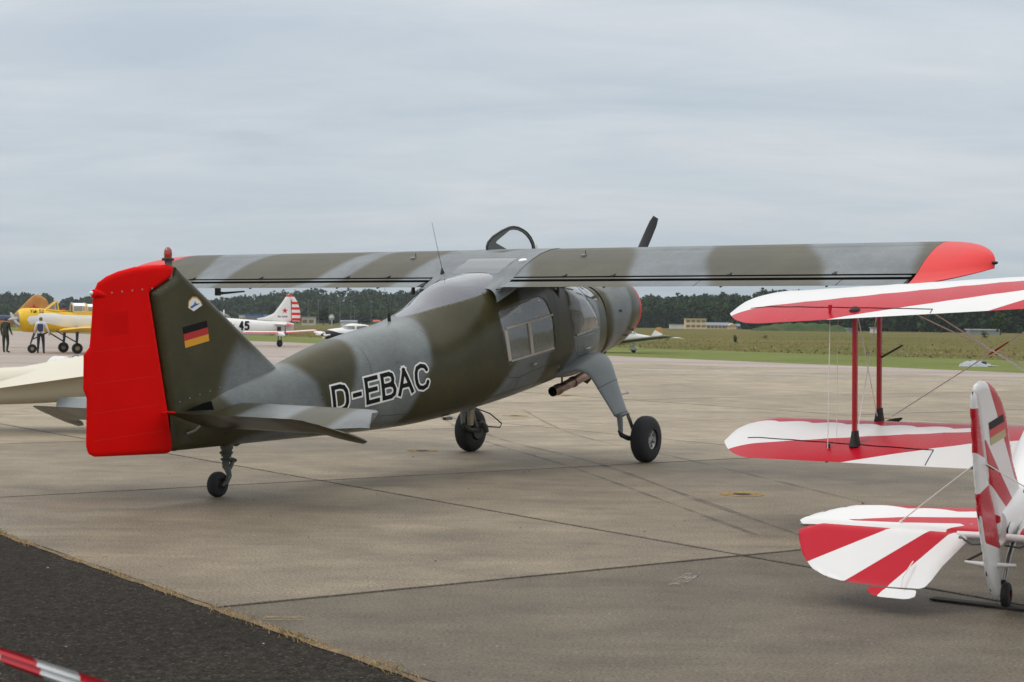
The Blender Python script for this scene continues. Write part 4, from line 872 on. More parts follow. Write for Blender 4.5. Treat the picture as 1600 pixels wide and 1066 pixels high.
# ---- main wing
wt = [(0.0, .004), (.03, .022), (.12, .075), (.26, .140), (.42, .188), (.58, .206), (.72, .198), (.84, .165), (.92, .118), (.97, .070), (.995, .02), (1.0, 0), (.993, -.022), (.96, -.045), (.88, -.060), (.7, -.062), (.45, -.050), (.2, -.035), (.04, -.022), (0.0, -.016)]
def wz(s): return 2.215 + (s - 4.262) * .178      # chord line height
TI = 5.33
lef = lambda y: np.where(y < TI, 5.58, 5.58 - .95 * np.clip((y - TI) / .67, 0, 1) ** 2.1)
tef = lambda y: np.where(y < TI, 4.262, 4.262)
def tipte(y): t_ = np.clip((y - TI) / .67, 0, 1); return 4.0 + .05 * t_ + .60 * t_ ** 1.6
def tipth(y): t_ = np.clip((y - TI) / .67, 0, .9999); return np.sqrt(1 - t_ ** 2.2) * .98 + .02
RB = [(-.25, -.87), (-1.65, -2.23), (-2.62, -3.15), (-3.82, -4.48), (-5.05, -5.38)]; LB = [(.84, .99), (1.69, 1.99), (1.99, 2.49), (3.77, 3.88), (4.75, 4.30)]
def wing_camo(s, y):
    t_ = (s - 4.0) / 1.2; v = np.zeros(np.shape(s)); sg = 1
    wob = .035 * np.sin(s * 5.1 + y * 2.0)
    for k, (a_, b_) in enumerate(RB): v = v + (1 if k % 2 == 0 else -1) * sstep(-(y + wob - (b_ + (a_ - b_) * t_)), .06) * (y < .3)
    for k, (a_, b_) in enumerate(LB): v = v + (1 if k % 2 == 0 else -1) * sstep((y + wob - (b_ + (a_ - b_) * t_)), .06) * (y > .3)
    return np.clip(v, 0, 1)
wl = [(c_, h_) for c_, h_ in wt]
for sd in (-1, 1):
    P_ = wing_P(wl, lef, K(4.262), lambda y: wz(lef(y)), lambda y: wz(4.262), K(1.0))
    usw = np.linspace(.56, TI, 100) * sd; vsw = np.linspace(0, len(wl) - 1, 58)
    W = surf('wing', usw, vsw, P_, M['camow'], D, camo=wing_camo)
    # closing strip behind the hinge line, then flap and aileron
    y0, y1 = .60, TI
    def slab(name, ya, yb, sa, sb, za, zb_, th_, mat, parent=W, sk=0.0, camo=True):
        lp = aero_loop(.12, 8, .0); n_ = max(2, int(abs(yb - ya) / .06)); uu = np.linspace(ya, yb, n_)
        lp = [(c_, h_ * th_ / .12) for c_, h_ in lp]
        Pq = lambda u, v: ((lambda c, h: (sb + (sa - sb) * c + 0 * u, u + sk * (1 - c) * sd, zb_ + (za - zb_) * c + h))(np.interp(v, np.arange(len(lp)), [q[0] for q in lp]), np.interp(v, np.arange(len(lp)), [q[1] for q in lp])))
        return surf(name, uu, np.arange(len(lp)).astype(float), Pq, mat, parent, camo=wing_camo if camo else None)
    slab('wing_strip', .575 * sd, 5.30 * sd, 4.222, 4.180, 2.196, 2.184, .016, M['camow'])
    mk('hinge_gap_shade', [(s_, sd * y_, z_) for s_, z_ in ((4.2625, 2.214), (4.257, 2.178), (4.175, 2.160), (4.150, 2.10), (4.28, 2.12)) for y_ in (.572, 5.322)], [(0, 1, 3, 2), (2, 3, 5, 4), (4, 5, 7, 6), (6, 7, 9, 8)], M['slot'], W, smooth=False)  # black filler under the slots, standing in for their shade
    fA = slab('flap', .60 * sd, 3.02 * sd, 4.160, 3.945, 2.150, 2.092, .034, M['camow'], sk=0)
    fB = slab('aileron', 3.03 * sd, 4.60 * sd, 4.160, 3.945, 2.150, 2.092, .034, M['camow'])
    fC = slab('aileron', 4.61 * sd, 5.29 * sd, 4.160, 3.945, 2.150, 2.092, .034, M['camow'])
    for yh in (1.25, 1.877, 3.289, 4.468):
        box('hinge_bracket', (4.262, sd * yh, 2.225), (.08, .028, .022), M['dark'], W, rot=Matrix.Rotation(R(-18), 3, 'Y'))
        box('hinge_bracket', (4.12, sd * yh, 2.115), (.16, .014, .022), M['dark'], W, rot=Matrix.Rotation(R(-18), 3, 'Y'))
    # tip cap, red
    zl0 = wz(5.58); cl_ = lambda s: 2.095 + (s - 3.97) / (5.58 - 3.97) * (zl0 - 2.095)
    tl = [(3.97, 2.098), (4.12, 2.150)] + [(4.262 + c_ * 1.318, wz(4.262 + c_ * 1.318) + h_) for c_, h_ in wl[:-1]] + [(4.262, 2.175), (3.97, 2.088)]
    tl = [((s_ - 3.97) / 1.61, z_ - cl_(s_)) for s_, z_ in tl]
    P2 = wing_P(tl, lef, lambda y: tipte(y) - .03, lambda y: zl0 - .10 * np.clip((y - TI) / .67, 0, 1) ** 1.5, lambda y: 2.095 + (tipte(y) - 4.0) * .28, tipth)
    yy = TI + .004 + .665 * (1 - np.cos(np.linspace(0, math.pi / 2, 16))) ** 1.0 * 1.0
    yy = TI + .004 + .664 * np.sin(np.linspace(0, math.pi / 2, 16))
    surf('wing_tip', yy * sd, np.linspace(0, len(tl) - 1, 64), P2, M['redtip'], W)
    lathe('tip_light', [(.001, .03), (.010, .026), (.016, .012), (.018, -.02), (.001, -.04)], M['black'], W, (4.62, sd * 6.0, 2.33), (0, sd, 0), seg=12)
    lathe('fuel_cap', [(.03, -.02), (.03, .006), (.001, .008)], M['camow'], W, (4.72, sd * 1.22, 2.475), (-.3, 0, 1), seg=14)
    tube('fuel_vent', [(4.78, sd * 1.218, 2.47), (4.77, sd * 1.218, 2.535)], .007, M['exhaust'], W, 6)
    # spanwise skin joint
    def skin(y, s): c = (s - 4.262) / (5.58 - 4.262); return wz(s) + np.interp(c, [q[0] for q in wt[:12]], [q[1] for q in wt[:12]])
    for s_ in (4.92,):
        yq = np.linspace(.62, 5.28, 60) * sd; V = []
        for y_ in yq:
            for ds in (-.003, .003): V.append((s_ + ds, y_, float(skin(y_, s_ + ds)) + .0016))
        mk('skin_joint', V, [(2 * i, 2 * i + 1, 2 * i + 3, 2 * i + 2) for i in range(59)], M['dark'], W)
# centre section with skylight
cl = wt[:12]; 
def ctr_top(s, y):
    c = np.clip((s - 4.262) / 1.318, 0, 1); zt_ = wz(s) + np.interp(c, [q[0] for q in cl], [q[1] for q in cl])
    return np.where(s >= 4.262, zt_, 2.219 - (4.262 - s) * .40)
us_c = np.concatenate([np.linspace(3.96, 4.262, 9), np.linspace(4.262, 5.58, 50)[1:]]); vs_c = np.linspace(-.575, .575, 47)
skyl = poly_sdf([(4.33, -.30), (4.33, .34), (4.66, .31), (4.66, -.33)], .02)
gapf = lambda s, y: np.abs(skyl(s, y) - .012) - .006
rc = regions(us_c, vs_c, [('gap', gapf), ('sky', skyl)])
top = lambda u, v: (u, v + 0 * u, ctr_top(u, v) - .10 * np.clip((4.3 - u) / .34, 0, 1) * np.clip(np.abs(v) / .55 - .45, 0, 1) + .006)
V, F, MI = join_regions(rc, ['base', 'gap'], top)
mk('wing_centre_section', V, F, [M['camow'], M['dark']], D, MI, attr=np.clip(sstep(poly_sdf([(4.9, .02), (5.7, -.5), (5.7, -.28), (4.95, .16)])(V[:, 0], V[:, 1]) * -1, .05), 0, 1), merge=1e-4)
V, F, MI = join_regions(rc, ['sky'], lambda u, v: (u, v + 0 * u, ctr_top(u, v) + .008))
mk('skylight', V, F, glass_mat('skylight_glass', (.5, .52, .55), .5, (.22, .24, .26), .15), D)
lo = [(5.58, 2.452), (5.5, 2.38), (4.9, 2.27), (4.26, 2.17), (3.96, 2.07)]
mk('wing_centre_underside', [(s_, y_, z_) for s_, z_ in lo for y_ in (-.575, .575)], [(2 * i, 2 * i + 1, 2 * i + 3, 2 * i + 2) for i in range(4)], M['interior'], D)
for sd in (-1, 1):    # root fairings beside the rear glazing
    V = []; 
    for s_ in np.linspace(3.90, 4.30, 9):
        for k in range(7):
            a_ = k / 6 * math.pi / 2; V.append((s_, sd * (.43 + .145 * math.sin(a_)), float(ctr_top(np.array(s_), 0)) - .16 + .16 * math.cos(a_) - .0 * (4.3 - s_)))
    mk('root_fairing', V, [(i * 7 + k, i * 7 + k + 1, (i + 1) * 7 + k + 1, (i + 1) * 7 + k) for i in range(8) for k in range(6)], M['greyp'], D)
lathe('gps_antenna', [(.05, -.01), (.052, .012), (.035, .022), (.001, .026)], M['letterw'], D, (4.60, -.47, 2.415), (-.25, 0, 1), seg=20)
lathe('antenna_base', [(.028, 0), (.02, .03), (.008, .07), (.001, .075)], M['black'], D, (4.33, .49, 2.262), (-.2, 0, 1), seg=12)
tube('whip_antenna', [(4.33, .49, 2.30), (4.26, .5, 2.50), (4.12, .5, 2.86)], [.004, .003, .0022], M['dark'], D, 6)
lathe('antenna_base', [(.018, 0), (.02, .03), (.013, .10), (.001, .105)], M['black'], D, (2.66, 0, 1.685), (-.1, 0, 1), seg=12)
tube('whip_antenna', [(2.66, 0, 1.78), (2.62, 0, 1.9), (2.57, 0, 2.05)], [.0035, .003, .002], M['dark'], D, 6)
tube('pitot_tube', [(4.09, 3.9, 2.03), (4.24, 3.9, 2.035), (4.62, 3.9, 2.065)], [.028, .016, .010], M['dark'], D, 10)
box('pitot_mount', (4.12, 3.9, 2.07), (.08, .03, .14), M['dark'], D)
box('flap_bracket', (4.06, .72, 2.06), (.03, .03, .10), M['dark'], D)
# raised crew door on the far side
DO = [(5.14, 2.44), (5.13, 2.62), (5.155, 2.67), (5.26, 2.745), (5.45, 2.825), (5.62, 2.878), (5.72, 2.892), (5.83, 2.888), (5.93, 2.868), (6.03, 2.835), (6.12, 2.78), (6.185, 2.71), (6.215, 2.64), (6.215, 2.44)]
DP = [(5.30, 2.675), (5.36, 2.715), (5.62, 2.848), (5.72, 2.865), (5.83, 2.862), (5.93, 2.84), (6.03, 2.80), (6.11, 2.745), (6.165, 2.68), (6.18, 2.62), (6.18, 2.40), (6.10, 2.46)]
mk('raised_door', [(s_, y_, z_) for y_ in (.385, .405) for s_, z_ in DO], [tuple(range(14)), tuple(range(27, 13, -1))] + [(i, (i + 1) % 14, 14 + (i + 1) % 14, 14 + i) for i in range(14)], M['dark'], D, smooth=False) if False else None
dsd = poly_sdf(DO); psd = poly_sdf(DP)
us_d = np.linspace(5.12, 6.23, 70); vs_d = np.linspace(2.43, 2.90, 40)
rd = regions(us_d, vs_d, [('out', lambda X, Y: -dsd(X, Y)), ('pane', psd)])
uv, ff = rd['base']; V = [(a_, .385, b_) for a_, b_ in uv] + [(a_, .410, b_) for a_, b_ in uv]; n_ = len(uv)
dr = mk('raised_door', V, ff + [[q + n_ for q in reversed(f)] for f in ff], paint('door_inner_skin', (.10, .105, .10), .5, .1), D, smooth=False)
uv, ff = rd['pane']; mk('door_window', [(a_, .398, b_) for a_, b_ in uv], ff, M['clear'], dr)
tube('door_seal', [(s_, .397, z_) for s_, z_ in DO], .016, M['black'], dr, 8)
tube('window_seal', [(s_, .397, z_) for s_, z_ in DP], .008, M['dark'], dr, 6)
mk('door_stay_panel', [(6.25, .39, 2.70), (6.44, .39, 2.52), (6.25, .39, 2.48), (6.25, .41, 2.70), (6.44, .41, 2.52), (6.25, .41, 2.48)], [(0, 1, 2), (5, 4, 3), (0, 3, 4, 1), (1, 4, 5, 2), (2, 5, 3, 0)], M['letterw'], dr, smooth=False)
# ---- tailplane
def tail_camo(s, y):
    v = np.zeros(np.shape(s)); y = np.abs(y)
    v = np.maximum(v, sstep(.42 + .2 * s - y, .05)); v = np.maximum(v, sstep(np.minimum(y - 1.05 - .15 * s, 1.62 + .1 * s - y), .06)); return v
for sd in (-1, 1):
    lt = interp([.05, .5, 1.5, 1.76, 1.90, 1.98, 2.01], [.24, .23, .17, .12, .02, -.10, -.22]); 
    Ps = wing_P([(c_, h_) for c_, h_ in aero_loop(.10, 12, .0)], lt, lambda y: -.33 + .10 * np.clip((y - 1.6) / .32, 0, 1), lambda y: .885 + 0 * y, lambda y: .735 + .02 * np.clip((y - 1.6) / .32, 0, 1), lambda y: .72 * np.sqrt(np.clip(1 - ((y - 1.2) / .815) ** 4 * (y > 1.2), .02, 1)))
    surf('stabiliser', np.concatenate([np.linspace(.06, 1.6, 30), np.linspace(1.6, 2.005, 14)[1:]]) * sd, np.linspace(0, 22, 34), Ps, M['camo'], D, camo=tail_camo)
    ez = lambda s: .838 - .30 * (s + .80)
    EL = [(-.82, .09), (-.82, 1.62), (-.79, 1.69), (-.66, 1.77), (-.45, 1.83), (-.22, 1.87), (-.03, 1.86), (-.05, 1.78), (-.18, 1.66), (-.30, 1.60), (-.345, 1.5), (-.345, .16), (-.45, .13)]
    plate('elevator', [(a_, b_ * sd) for a_, b_ in EL], .06, lambda s, y, t: (s + .28 * t, y, ez(s) + .96 * t), M['camo'], D, step=.05, edge=.12, camo=lambda s, y: np.clip(1 - tail_camo(s * 0, y) * .0 - sstep(np.abs(y) - .75, .1) * sstep(1.35 - np.abs(y), .1), 0, 1), taper=lambda s, y: np.clip(.12 + (s + .82) * 1.6, .1, 1), emin=.005)
    tube('elevator_link', [(-.34, sd * .15, .74), (-.42, sd * .11, .66), (-.5, sd * .08, .63)], .012, M['metal'], D, 8)
# ---- tail wheel
tube('tail_strut', [(.12, 0, .50), (.12, 0, .455), (.12, 0, .45), (.115, 0, .38), (.115, 0, .375), (.11, 0, .34), (.105, 0, .27)], [.062, .062, .052, .050, .036, .038, .030], M['geargreen'], D, 14)
lathe('strut_collar', [(.001, 0), (.062, 0), (.066, .012), (.062, .024), (.001, .024)], M['dark'], D, (.115, 0, .405), seg=16)
lathe('strut_collar', [(.001, 0), (.05, 0), (.052, .02), (.001, .02)], M['dark'], D, (.112, 0, .345), seg=16)
tube('torque_link', [(.11, 0, .345), (.19, 0, .345), (.235, -.01, .335), (.245, -.01, .33)], [.02, .024, .018, .008], M['dark'], D, 8)
tube('torque_link', [(.20, -.01, .33), (.15, -.015, .27), (.10, -.02, .235)], [.018, .022, .02], M['geargreen'], D, 8)
tube('tail_fork', [(.105, 0, .285), (.10, -.04, .25), (.085, -.068, .20), (.045, -.072, .145), (0, -.07, .12)], [.03, .03, .026, .024, .022], M['geargreen'], D, 10)
tube('tail_axle', [(0, -.085, .12), (0, .03, .12)], .014, M['metal'], D, 8)
wheel(D, (0, 0, .122), .122, .095, (0, -1, 0), M['dark'], .48)
tube('tail_tow_lug', [(.16, 0, .515), (.24, -.02, .50), (.30, -.02, .505)], [.03, .03, .012], M['dark'], D, 8)
# ---- main gear
for sd in (-1, 1):
    secs = [((5.20, .46, 1.055), (6.16, .46, 1.225), .20), ((5.34, .58, 1.09), (6.14, .58, 1.28), .17), ((5.47, .68, 1.13), (6.12, .68, 1.325), .14), ((5.55, .78, 1.10), (6.09, .80, 1.27), .12), ((5.58, .86, 1.00), (6.05, .88, 1.13), .105), ((5.60, .93, .88), (6.02, .95, .97), .098), ((5.62, 1.02, .75), (5.99, 1.03, .80), .092), ((5.645, 1.10, .615), (5.97, 1.10, .65), .088), ((5.655, 1.145, .545), (5.96, 1.145, .565), .085)]
    V = []; F = []; n_ = 20; cen = [(Vector(a_) + Vector(b_)) / 2 for a_, b_, _ in secs]
    for i, (a_, b_, th_) in enumerate(secs):
        a_ = Vector((a_[0], a_[1] * sd, a_[2])); b_ = Vector((b_[0], b_[1] * sd, b_[2])); d_ = (b_ - a_)
        tn = (cen[min(i + 1, len(cen) - 1)] - cen[max(0, i - 1)]); tn = Vector((tn.x, tn.y * sd, tn.z)); nn = d_.cross(tn).normalized()
        for k in range(n_):
            q = 2 * math.pi * k / n_; c = math.cos(q); V.append((a_ + b_) / 2 + d_ * .5 * c + nn * th_ * .5 * math.sin(q) * (1.0 + .35 * c))
    for i in range(len(secs) - 1):
        for k in range(n_): F.append((i * n_ + k, i * n_ + (k + 1) % n_, (i + 1) * n_ + (k + 1) % n_, (i + 1) * n_ + k))
    F.append(tuple((len(secs) - 1) * n_ + k for k in range(n_)))
    lg = mk('landing_gear_leg', V, F, M['greyp'], D, angle=60)
    sub = lg.modifiers.new('smooth', 'SUBSURF'); sub.levels = 1; sub.render_levels = 1
    for f_ in (.60, .93):     # fairing joints
        i = int(f_ * (len(secs) - 1)); t_ = f_ * (len(secs) - 1) - i; ring = [Vector(V[i * n_ + k]).lerp(Vector(V[(i + 1) * n_ + k]), t_) for k in range(n_)]; cc = sum(ring, Vector()) / n_
        ring = [cc + (p - cc) * 1.012 for p in ring]; tube('fairing_joint', ring + [ring[0]], .0035, M['dark'], lg, 5, cap=False)
    lathe('access_cover', [(.048, -.004), (.048, .003), (.044, .004), (.001, .004)], M['greyp'], lg, (5.83, sd * 1.03, .845), (0.02, sd, .35), seg=18)
    tube('shock_strut', [(5.73, sd * 1.15, .60), (5.74, sd * 1.155, .50), (5.75, sd * 1.16, .38)], [.036, .034, .026], M['greyp'], D, 12)
    tube('shock_strut', [(5.93, sd * 1.15, .60), (6.02, sd * 1.17, .42), (6.10, sd * 1.18, .33)], [.024, .022, .022], M['metal'], D, 12)
    tube('swing_arm', [(5.73, sd * 1.15, .40), (5.78, sd * 1.155, .345), (5.92, sd * 1.165, .30), (6.13, sd * 1.18, .285)], [.022, .030, .030, .032], M['dark'], D, 12)
    lathe('brake_disc', [(.001, -.02), (.115, -.02), (.115, .02), (.001, .02)], M['dark'], D, (6.13, sd * 1.195, .285), (0, sd, 0), seg=24)
    wheel(D, (6.13, sd * 1.30, .285), .286, .205, (0, sd, 0), M['rim'], .44, spokes=9)
    tube('step_peg', [(6.0, sd * 1.01, .82), (6.12, sd * 1.03, .84), (6.14, sd * 1.03, .845)], [.008, .010, .018], M['metal'], D, 8)
    if sd > 0:
        tube('brake_hose', [(5.95, 1.10, .58), (6.25, 1.08, .50), (6.50, 1.06, .36), (6.46, 1.06, .31), (6.25, 1.10, .33), (6.15, 1.15, .32)], .009, M['dark'], D, 8)
        tube('brake_caliper', [(6.12, 1.12, .40), (6.20, 1.12, .33), (6.24, 1.12, .26)], [.03, .04, .03], M['geargreen'], D, 8)
        box('shock_cover', (5.86, 1.12, .46), (.09, .05, .20), M['cream_metal'], D, bev=.008)
for k in (0,):
    ex_ = [(5.50, -.34, .852), (5.60, -.34, .872), (5.605, -.34, .873), (5.66, -.34, .884), (5.665, -.34, .885), (5.98, -.33, .955), (5.985, -.33, .956), (6.03, -.33, .965), (6.035, -.33, .966), (6.55, -.31, 1.09)]
    tube('exhaust_pipe', ex_, [.062, .062, .069, .069, .060, .060, .070, .070, .060, .06], M['exhaust'], D, 22, cap=False)
    tube('exhaust_pipe', [(5.502, -.34, .852), (5.58, -.34, .868), (5.75, -.34, .90)], [.061, .052, .001], M['black'], D, 20, cap=False)
for s_, z_ in ((5.3, .90),): tube('exhaust_bracket', [(5.72, -.34, .93), (5.72, -.34, 1.06)], .012, M['dark'], D, 8)
mk('cowl_flap', [(6.62, -.22, 1.22), (6.92, -.22, 1.28), (6.70, -.24, 1.13), (6.62, .22, 1.22), (6.92, .22, 1.28), (6.70, .24, 1.13)], [(0, 1, 2), (5, 4, 3), (0, 3, 4, 1), (1, 4, 5, 2), (2, 5, 3, 0)], M['black'], D, smooth=False)
box('belly_drain', (3.35, -.30, .615), (.12, .05, .03), M['camo'], D)
# ================================================================ red and white aerobatic biplane
BH = R(60)
B = thing('biplane', 'red and white striped biplane seen from its tail, with German colours on the fin', 'aircraft', (2.998, 9.901, 0), BH)
XZ = lambda s, z, t: (s, t, z)
WR = [M['wfab'], M['rfab']]
# lower and upper wings, sunburst bands painted as separate faces
def bwing(name, sd, y0, y1, te0, te1, le0, le1, zt0, zt1, k, red, ail=None, scal=False):
    sp = y1 - .42
    def te(y): t_ = np.clip((y - sp) / (y1 - sp), 0, 1); return te0 + (te1 - te0) * np.clip((y - y0) / (sp - y0), 0, 1) + .38 * t_ ** 2.2
    def le(y): t_ = np.clip((y - sp) / (y1 - sp), 0, 1); return le0 + (le1 - le0) * np.clip((y - y0) / (sp - y0), 0, 1) - .33 * t_ ** 3
    zt = lambda y: zt0 + (zt1 - zt0) * (y - y0) / (y1 - y0) + k * (te(y) - te0)
    zl = lambda y: zt0 + (zt1 - zt0) * (y - y0) / (y1 - y0) + k * (le(y) - te0)
    def th(y):
        t_ = np.clip((y - sp) / (y1 - sp), 0, .999); ph = ((y - y0) / .30) % 1.0
        return np.sqrt(1 - t_ ** 2.4) * (1 - .05 * np.sin(math.pi * ph))      # fabric sags between ribs
    P_ = wing_P(aero_loop(.12, 15, .02), le, te, zl, zt, th)
    yy = np.concatenate([np.arange(y0, sp, .05), sp + (y1 - sp - .004) * np.sin(np.linspace(0, math.pi / 2, 14))])
    lpn = 28
    def rf(s, y):
        v = np.full(np.shape(s), 1e3); y = np.abs(y)
        for f in red: v = np.minimum(v, f(s, y))
        return v
    vs_ = np.unique(np.concatenate([np.linspace(0, lpn, 57)]))
    o = surf(name, yy * sd, vs_, P_, WR, B, fields=[('red', rf)], UVmap=lambda U, V: (P_(U, V)[0], P_(U, V)[1]))
    if ail:
        ya, yb, sh = ail    # aileron gap: dark strips sitting in the skin
        def topz(s, y):
            tt, ll = te(np.array(y)), le(np.array(y)); c = (s - tt) / (ll - tt); lp = np.array(aero_loop(.12, 15, .02)[:15]); return float(zt(np.array(y)) + (zl(np.array(y)) - zt(np.array(y))) * c + np.interp(c, lp[:, 0], lp[:, 1]) * th(np.array(y)))
        V = []; ys = np.linspace(ya, yb, 30)
        for y_ in ys:
            for ds in (-.007, .007): V.append((sh + ds + (y_ - ya) * .05, y_ * sd, topz(sh + ds + (y_ - ya) * .05, y_) + .002))
        mk('aileron_gap', V, [(2 * i, 2 * i + 1, 2 * i + 3, 2 * i + 2) for i in range(29)], M['slot'], o)
        V = []
        for i in range(8):
            s_ = te(np.array(ya)) + .012 + (sh - te(np.array(ya)) - .012) * i / 7
            for dy_ in (-.004, .004): V.append((float(s_), (ya + dy_) * sd, topz(float(s_), ya) + .002))
        mk('aileron_gap', V, [(2 * i, 2 * i + 1, 2 * i + 3, 2 * i + 2) for i in range(7)], M['dark'], o)
    return o, P_
def band(p, q, p2, q2): a = line_f(p, q, 1); b = line_f(p2, q2, -1); return lambda X, Y: np.maximum(a(X, Y), b(X, Y))
# coordinates (s, y): a point is red when inside the wedge between two rays
low_red = [poly_sdf([(2.78, 3.2), (2.78, 2.97), (3.24, 1.09), (3.52, .2), (3.22, .2), (3.00, 1.01), (2.60, 1.94), (2.3, 2.6), (2.3, 3.2)]), poly_sdf([(2.40, 1.1), (3.05, .35), (2.9, .2), (2.3, .2)])]
def scal_le(s, y): return 3.30 + .06 * np.abs(np.sin(math.pi * y / .30)) - s
up_red = [poly_sdf([(2.90, 3.3), (2.90, 3.0), (3.56, .72), (3.75, 0.0), (3.46, -.02), (3.28, .66), (2.76, 1.95), (2.3, 2.9), (2.3, 3.3)]), poly_sdf([(2.70, 1.12), (2.70, 1.02), (3.07, .61), (3.3, .3), (3.35, -.1), (2.6, -.1)])]
for sd in (1, -1):
    lw, PL = bwing('lower_wing', sd, .36, 3.08, 2.62, 2.60, 3.62, 3.58, .605, .605, .268, low_red + [scal_le], ail=(1.25, 2.85, 2.86))
    uw, PU = bwing('upper_wing', sd, 0.0, 3.05, 2.98, 2.62, 4.02, 3.66, 1.875, 1.785, .255, up_red + [lambda s, y: 3.90 - .125 * y - s], ail=(1.28, 2.85, 2.89))
    for s_, zb_, zt_ in ((2.88, .70, 1.83), (3.52, .86, 1.985)):
        st_ = []; 
        for i in range(9):
            z_ = zb_ + (zt_ - zb_) * i / 8; st_.append((s_ + .0 * i, sd * (1.90 + .01 * i / 8), z_))
        V = []; 
        for p in st_:
            for k in range(12): a_ = 2 * math.pi * k / 12; V.append((p[0] + .045 * math.cos(a_), p[1] + .019 * math.sin(a_), p[2]))
        o = mk('interplane_strut', V, [(i * 12 + k, i * 12 + (k + 1) % 12, (i + 1) * 12 + (k + 1) % 12, (i + 1) * 12 + k) for i in range(8) for k in range(12)], M['rstrut'], B)
        V = []; rs = [(.058, .045), (.052, .036), (.047, .028), (.046, .023)]
        for i, (ra, rb) in enumerate(rs):
            for k in range(14):
                a_ = 2 * math.pi * k / 14; j = 1 + .07 * math.sin(5 * a_ + i); V.append((s_ + ra * 1.25 * j * math.cos(a_) + .004 * i, sd * (1.90) + rb * j * math.sin(a_), zb_ + .015 + .042 * i))
        mk('strut_boot', V, [(i * 14 + k, i * 14 + (k + 1) % 14, (i + 1) * 14 + (k + 1) % 14, (i + 1) * 14 + k) for i in range(3) for k in range(14)], M['boot'], o)
        lathe('strut_fitting', [(.05, 0), (.05, .02), (.02, .05), (.001, .05)], M['boot'], o, (s_, sd * 1.91, zt_ - .03), (0, 0, 1), seg=12)
    wr = [((2.90, 1.9, 1.81), (3.47, 1.9, .93)), ((3.50, 1.9, 1.95), (2.93, 1.9, .80)), ((3.56, 1.90, 1.93), (3.6, .22, 1.15)), ((3.42, 1.62, 1.93), (3.4, .25, 1.08)), ((3.78, 1.87, .92), (3.7, .25, 1.99))]
    for k, (a_, b_) in enumerate(wr):
        tube('bracing_wire', [(a_[0], a_[1] * sd, a_[2]), (b_[0], b_[1] * sd, b_[2])], .0058 if k > 1 else .004, M['wire'], B, 6)
    tube('aileron_link', [(2.82, 2.1 * sd, 1.80), (2.80, 2.1 * sd, .69)], .0035, M['wire'], B, 6); tube('aileron_link', [(3.02, 2.1 * sd, 1.84), (3.02, 2.1 * sd, .72)], .0025, M['wire'], B, 6)
    for z_, zz_ in ((1.80, 1.83), (.66, .70)): tube('aileron_horn', [(2.81, 2.1 * sd, z_ - .03), (2.82, 2.1 * sd, zz_ + .03)], [.010, .017], M['rfab'] if z_ > 1 else M['dark'], B, 8)
    tube('aileron_horn', [(2.78, 2.1 * sd, .63), (2.78, 2.1 * sd, .58)], .012, M['dark'], B, 8)
    lathe('wire_boot', [(.028, -.02), (.032, .02), (.022, .07), (.008, .12), (.001, .125)], M['boot'], B, (3.66, 1.86 * sd, .865), (.12, -.75 * sd, .32), seg=12)
    jv = Vector((3.735, .98 * sd, 1.508)); tube('wire_javelin', [jv + Vector((.01, .10 * sd, -.066)), jv, jv - Vector((.01, .10 * sd, -.066))], [.006, .010, .006], M['rstrut'], B, 8)
tube('pitot_tube', [(3.52, 1.895, 1.425), (3.50, 1.70, 1.535)], .009, M['dark'], B, 8)
# fuselage and nose, mostly outside the frame
loft('fuselage', [(-.20, .50, .05, .10, 2.2), (.3, .56, .12, .17, 2.4), (1.2, .74, .25, .27, 2.6), (2.2, .93, .33, .36, 2.8), (3.0, 1.10, .36, .40, 2.8), (3.9, 1.22, .36, .36, 2.4), (4.5, 1.32, .32, .30, 2.1), (4.62, 1.34, .20, .2, 2)], M['wfab'], B, 28)
lathe('spinner', [(.001, .30), (.06, .26), (.12, .14), (.14, 0), (.001, 0)], M['rfab'], B, (4.62, 0, 1.34), (1, 0, .2))
for sg in (-1, 1): tube('propeller_blade', [(4.70, 0, 1.36), (4.68, .35 * sg, 1.37), (4.66, .92 * sg, 1.38)], [.04, .06, .03], M['black'], B, 8)
loft('canopy', [(1.9, 1.26, .02, .02, 2), (2.2, 1.36, .24, .16, 2), (2.6, 1.50, .27, .20, 2), (3.0, 1.46, .18, .12, 2), (3.15, 1.42, .02, .02, 2)], M['clear'], B, 20)
for sd in (-1, 1):
    tube('cabane_strut', [(3.0, .22 * sd, 1.42), (3.2, .25 * sd, 1.92)], .02, M['rstrut'], B, 8); tube('cabane_strut', [(3.6, .22 * sd, 1.50), (3.7, .25 * sd, 2.05)], .02, M['rstrut'], B, 8)
    tube('landing_gear_leg', [(3.55, .28 * sd, .85), (3.7, .70 * sd, .24)], [.05, .03], M['wfab'], B, 10); wheel(B, (3.72, .78 * sd, .22), .22, .13, (0, sd, 0))
# fin and rudder
FB = [(-.84, 1.34), (-.80, 1.375), (-.70, 1.392), (-.52, 1.375), (-.38, 1.34), (-.23, 1.27), (-.12, 1.185), (-.05, 1.09), (.0, 1.0), (.06, .90), (.17, .80), (.32, .66), (.30, .55), (-.15, .40), (-.19, .42), (-.36, .66), (-.54, .84), (-.70, 1.10)]
red_le = poly_sdf([(-.58, 1.5), (-.58, 1.37), (-.40, 1.22), (-.18, 1.03), (.10, .78), (.29, .70), (.6, .7), (.6, 1.5)])
red_dg = poly_sdf([(-.66, 1.08), (-.30, .86), (.13, .61), (.06, .52), (-.06, .60), (-.49, .79)]); red_2 = poly_sdf([(-.42, .62), (-.18, .56), (-.40, .50)])
fnp = plate('fin', FB, .034, XZ, WR, B, step=.03, edge=.03, fields=[('red', lambda X, Y: np.minimum(np.minimum(red_le(X, Y), red_dg(X, Y)), red_2(X, Y)))], emin=.012)
